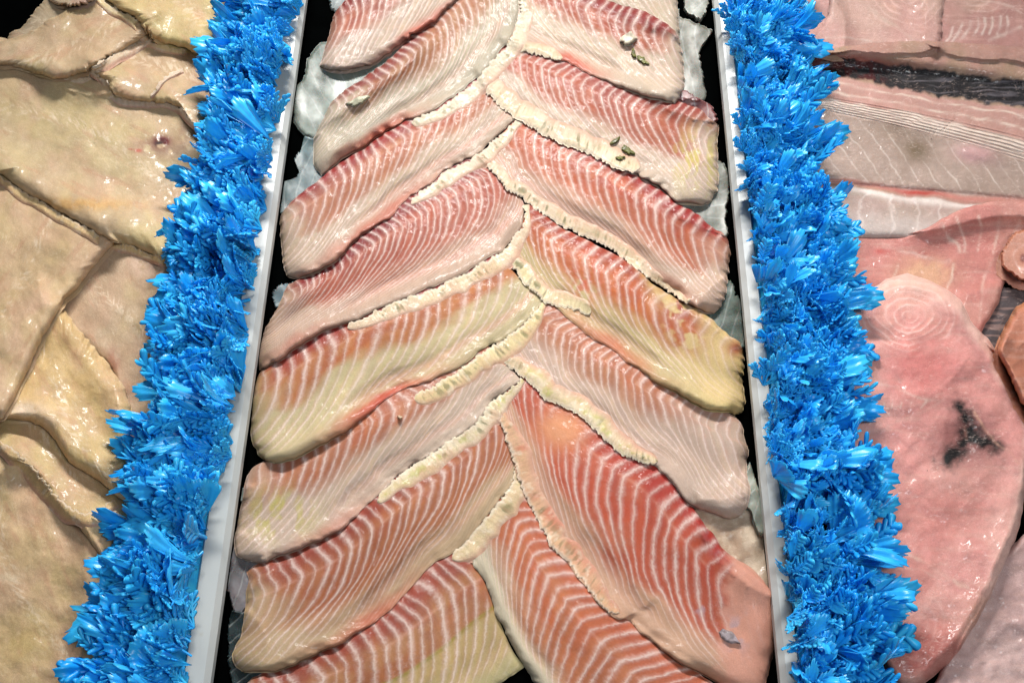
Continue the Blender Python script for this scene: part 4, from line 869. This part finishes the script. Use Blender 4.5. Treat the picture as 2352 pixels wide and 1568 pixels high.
bit('fish_shred', 'oblong pale green shred on the ribbed left fillet', 'fish shred', 822, 232, 26, (200,206,180), 203, .002, -.35, .30)
bit('fish_shred', 'small bluish shred on the outer end of the big red fillet', 'fish shred', 1676, 1460, 26, (176,168,176), 204, .0016, .6, .45)

# ------------------------------------------------------------------ blue plastic foliage
def finger(V, Fc, base, d, L, w, z0, bend, rs, up=.0):
    """one rounded lobe of a leaf in the local xy plane, ridge along its middle"""
    nx, ny = -d[1], d[0]; n0 = len(V)
    prof = [(0, .62), (.35, .80), (.72, 1.0), (.92, .80), (1.0, .35)]
    for (f, ww) in prof:
        x = base[0]+d[0]*L*f; y = base[1]+d[1]*L*f
        r2 = math.hypot(x, y)
        zz = z0+bend*r2*r2*30
        V.append((x+nx*w*ww, y+ny*w*ww, zz)); V.append((x, y, zz+w*.55*ww)); V.append((x-nx*w*ww, y-ny*w*ww, zz)); V.append((x, y, zz-w*.35*ww))
    for i in range(len(prof)-1):
        a = n0+i*4
        for j in range(4):
            Fc.append((a+j, a+(j+1) % 4, a+4+(j+1) % 4, a+4+j))
    e = n0+(len(prof)-1)*4
    Fc.append((e, e+1, e+2, e+3))
def leaf_data(seed, kind):
    rs = random.Random(seed); V = []; Fc = []
    L = .022*rs.uniform(.85, 1.15); bend = rs.uniform(-.6, .9)
    z = [0]
    def nz(): z[0] += 1; return (z[0] % 7)*.00009
    if kind == 'fan':
        nb = rs.choice((4, 5, 5)); span = rs.uniform(1.3, 1.9)
        for b in range(nb):
            a = (b/(nb-1)-.5)*span+rs.uniform(-.08, .08); bl = L*(1-.35*abs(b/(nb-1)-.5))
            d = (math.cos(a), math.sin(a))
            finger(V, Fc, (0, 0), d, bl, .0014, nz(), bend, rs)
            for f in (.34, .50, .66, .82):
                for sg in (-1, 1):
                    aa = a+sg*rs.uniform(.5, .8); p = (d[0]*bl*f, d[1]*bl*f)
                    finger(V, Fc, p, (math.cos(aa), math.sin(aa)), bl*.26*rs.uniform(.8, 1.3)*(1.15-.4*f), .00140*rs.uniform(.8, 1.25), nz(), bend, rs)
    elif kind == 'fern':
        finger(V, Fc, (0, 0), (1, 0), L*1.25, .0016, 0, bend, rs)
        for i in range(6):
            f = .22+.14*i
            for sg in (-1, 1):
                aa = sg*rs.uniform(.6, .95); l = L*.34*(1.1-.75*abs(f-.45))*rs.uniform(.85, 1.15)
                finger(V, Fc, (L*1.2*f, 0), (math.cos(aa), math.sin(aa)), l, .0019*rs.uniform(.8, 1.2), nz(), bend, rs)
    else:   # broad scalloped blade with veins, or a long narrow one
        n = 30; rings = 4
        if kind == 'blade': n = 14; rings = 6; L *= 1.35
        span = rs.uniform(1.2, 1.8) if kind == 'broad' else rs.uniform(.30, .55); V.append((0, 0, 0)); top0 = 1
        for j in range(1, rings+1):
            for i in range(n+1):
                a = (i/n-.5)*span; r = L*1.05*(j/rings)*(1-.30*abs(i/n-.5)**1.5*2)
                if j == rings: r *= 1+.10*abs(math.sin(i*math.pi/2.5))-.05
                if kind == 'blade' and i in (0, n): r *= 1+.07*(-1)**j
                zz = .0006*math.cos(i*math.pi/2.5)*(j/rings)+bend*r*r*30+.0012*math.sin(i*.5+seed)*(j/rings)
                V.append((math.cos(a)*r, math.sin(a)*r, zz))
        for i in range(n): Fc.append((0, top0+i, top0+i+1))
        for j in range(rings-1):
            for i in range(n):
                a = top0+j*(n+1)+i; Fc.append((a, a+n+1, a+n+2, a+1))
        m = len(V); V += [(x, y, zz-.0005) for x, y, zz in V]
        Fc += [tuple(q+m for q in f)[::-1] for f in Fc]
        rim = [0]+[top0+(rings-1)*(n+1)+i for i in range(n+1)]+[0]
        Fc += [(a, a+m, b+m, b) for a, b in zip(rim[:-1], rim[1:])]
    return V, Fc
KINDS = ['fan']*5+['fern']*3+['broad']*2+['blade']*6
LEAVES = []
for i, kd in enumerate(KINDS):
    V, Fc = leaf_data(100+i, kd)
    me = bpy.data.meshes.new('leaf'); me.from_pydata(V, [], Fc); me.validate(); me.materials.append(M_BLUE)
    if kd != 'x': me.polygons.foreach_set('use_smooth', np.ones(len(me.polygons), bool))
    tri = []
    for f in Fc:
        if len(f) == 3: tri.append(tuple(f)+(f[2],))
        else: tri.append(tuple(f))
    LEAVES.append((me, np.array(V), Fc))

def strip(rail_pts, out_pts, sgn, label, seed, zrail):
    rs = random.Random(seed)
    root = bpy.data.objects.new('plastic_foliage_strip', None); C.objects.link(root); tag(root, label, 'plastic foliage', 'blue plastic foliage strips')
    xr = XL-.0137 if sgn < 0 else XR+.0095
    root.location = (xr, 0, 0)
    rp = resample(rail_pts, 200); op = resample(out_pts, 200)
    def at(v, q, z):
        a = np.interp(v, rp[:, 1], rp[:, 0]); b = np.interp(v, op[:, 1], op[:, 0])
        p = P(np.array(a+(b-a)*q), np.array(float(v)), np.array(z)); return p
    # backing mat: upright web beside the divider and a low bed
    prof = [(0.0, .019), (sgn*.004, .024), (sgn*.012, .020), (sgn*.020, .012), (sgn*.026, .002), (sgn*.022, -.010), (0.0, -.012)]
    pr = [(p[0], p[1]) for p in prof]
    if sgn > 0: pr = pr[::-1]
    prism_along('backing_mat', (YA, pr), (YB, pr), M_BLUE, root, sm=True, segs=60)
    items = []
    n = 1180
    for i in range(n):
        v = -70+(1740)*((i+rs.random())/n)
        lay = rs.random()
        q = rs.uniform(-.06, .62)
        clump = math.sin(v/47.0+seed)*.6+math.sin(v/23.0+seed*2)*.45
        wv = math.sin(v/31.0+seed*3)
        if sgn > 0 and q < .33 or rs.random() < .12:      # near the divider: small upright plates
            el = rs.uniform(.7, 1.35); sc = rs.uniform(.6, .95); az = rs.uniform(-1.6, 1.6); roll = rs.uniform(-1.0, 1.0)
        else:
            el = rs.uniform(-.05, .55)+.55*(1-q)*rs.random(); sc = rs.uniform(.85, 1.45)
            az = clump*.75+rs.uniform(-.5, .5); roll = rs.choice((rs.uniform(-.5, .5), rs.uniform(-.5, .5), 1.2*(1 if wv > 0 else -1)+rs.uniform(-.35, .35)))
        z = .018+.016*(1-q)*rs.uniform(.2, 1)-.012*q+.004*wv
        p = at(v, q, z)
        # heading: outwards (sgn along X) turned by az
        head = (0 if sgn > 0 else math.pi)+az
        M = Matrix.Translation(Vector(p)) @ Matrix.Rotation(head, 4, 'Z') @ Matrix.Rotation(-el, 4, 'Y') @ Matrix.Rotation(roll, 4, 'X') @ Matrix.Scale(sc, 4)
        # keep the tip inside the strip outline
        tipx = p[0]+sgn*.024*sc*math.cos(el)*math.cos(az)
        lim = at(v, 1.0, .01)[0]
        ex_ = (tipx-lim)*sgn+.002
        if ex_ > 0:
            M = Matrix.Translation(Vector((-sgn*ex_*.95+sgn*rs.uniform(0, .003), 0, 0))) @ M
            if (M.translation.x-xr)*sgn < -.002: M.translation.x = xr
        # do not lean across the divider
        tx = M @ Vector((.024, 0, 0))
        if (tx.x-xr)*sgn < -.003 and rs.random() < .93: continue
        items.append((z+el*.01+rs.random()*.01, M, rs.randrange(len(LEAVES))))
    items.sort(key=lambda a: -a[0])
    vis = [it for it in items if abs((M0 := it[1]).translation.y) < .5]
    inv = Matrix.Translation(-Vector(root.location))
    for k, (_, M, li) in enumerate(vis[:300]):
        o = bpy.data.objects.new('leaf', LEAVES[li][0]); C.objects.link(o); o.parent = root; o.matrix_local = inv @ M
    Vs = []; Fs = []; off = 0
    for (_, M, li) in vis[300:]:
        A = np.array(inv @ M); v = LEAVES[li][1] @ A[:3, :3].T+A[:3, 3]
        Vs.append(v); Fs += [tuple(q+off for q in f) for f in LEAVES[li][2]]; off += len(v)
    o = mesh_obj('leaf_mass', np.concatenate(Vs), Fs, M_BLUE, root); o['kind'] = 'stuff'
    return root
strip([(700,-80),(690,0),(655,150),(640,220),(608,450),(580,600),(572,700),(545,880),(522,1040),(492,1120),(445,1350),(425,1568),(415,1680)],
      [(545,-80),(535,0),(495,100),(495,230),(440,370),(440,480),(400,590),(380,690),(355,830),(350,930),(305,1000),(305,1130),(270,1250),(250,1370),(215,1440),(195,1540),(190,1680)],
      -1, 'left strip of blue plastic foliage between the catfish and the white divider', 5, ZR)
strip([(1662,-80),(1672,0),(1700,230),(1730,450),(1745,600),(1758,780),(1768,1000),(1800,1150),(1812,1300),(1818,1568),(1824,1680)],
      [(1820,-80),(1832,30),(1868,180),(1898,400),(1918,480),(1955,640),(1972,830),(1978,1000),(2005,1090),(2025,1220),(2055,1340),(2040,1530),(2040,1680)],
      1, 'right strip of blue plastic foliage between the white divider and the pink steaks', 8, ZR)
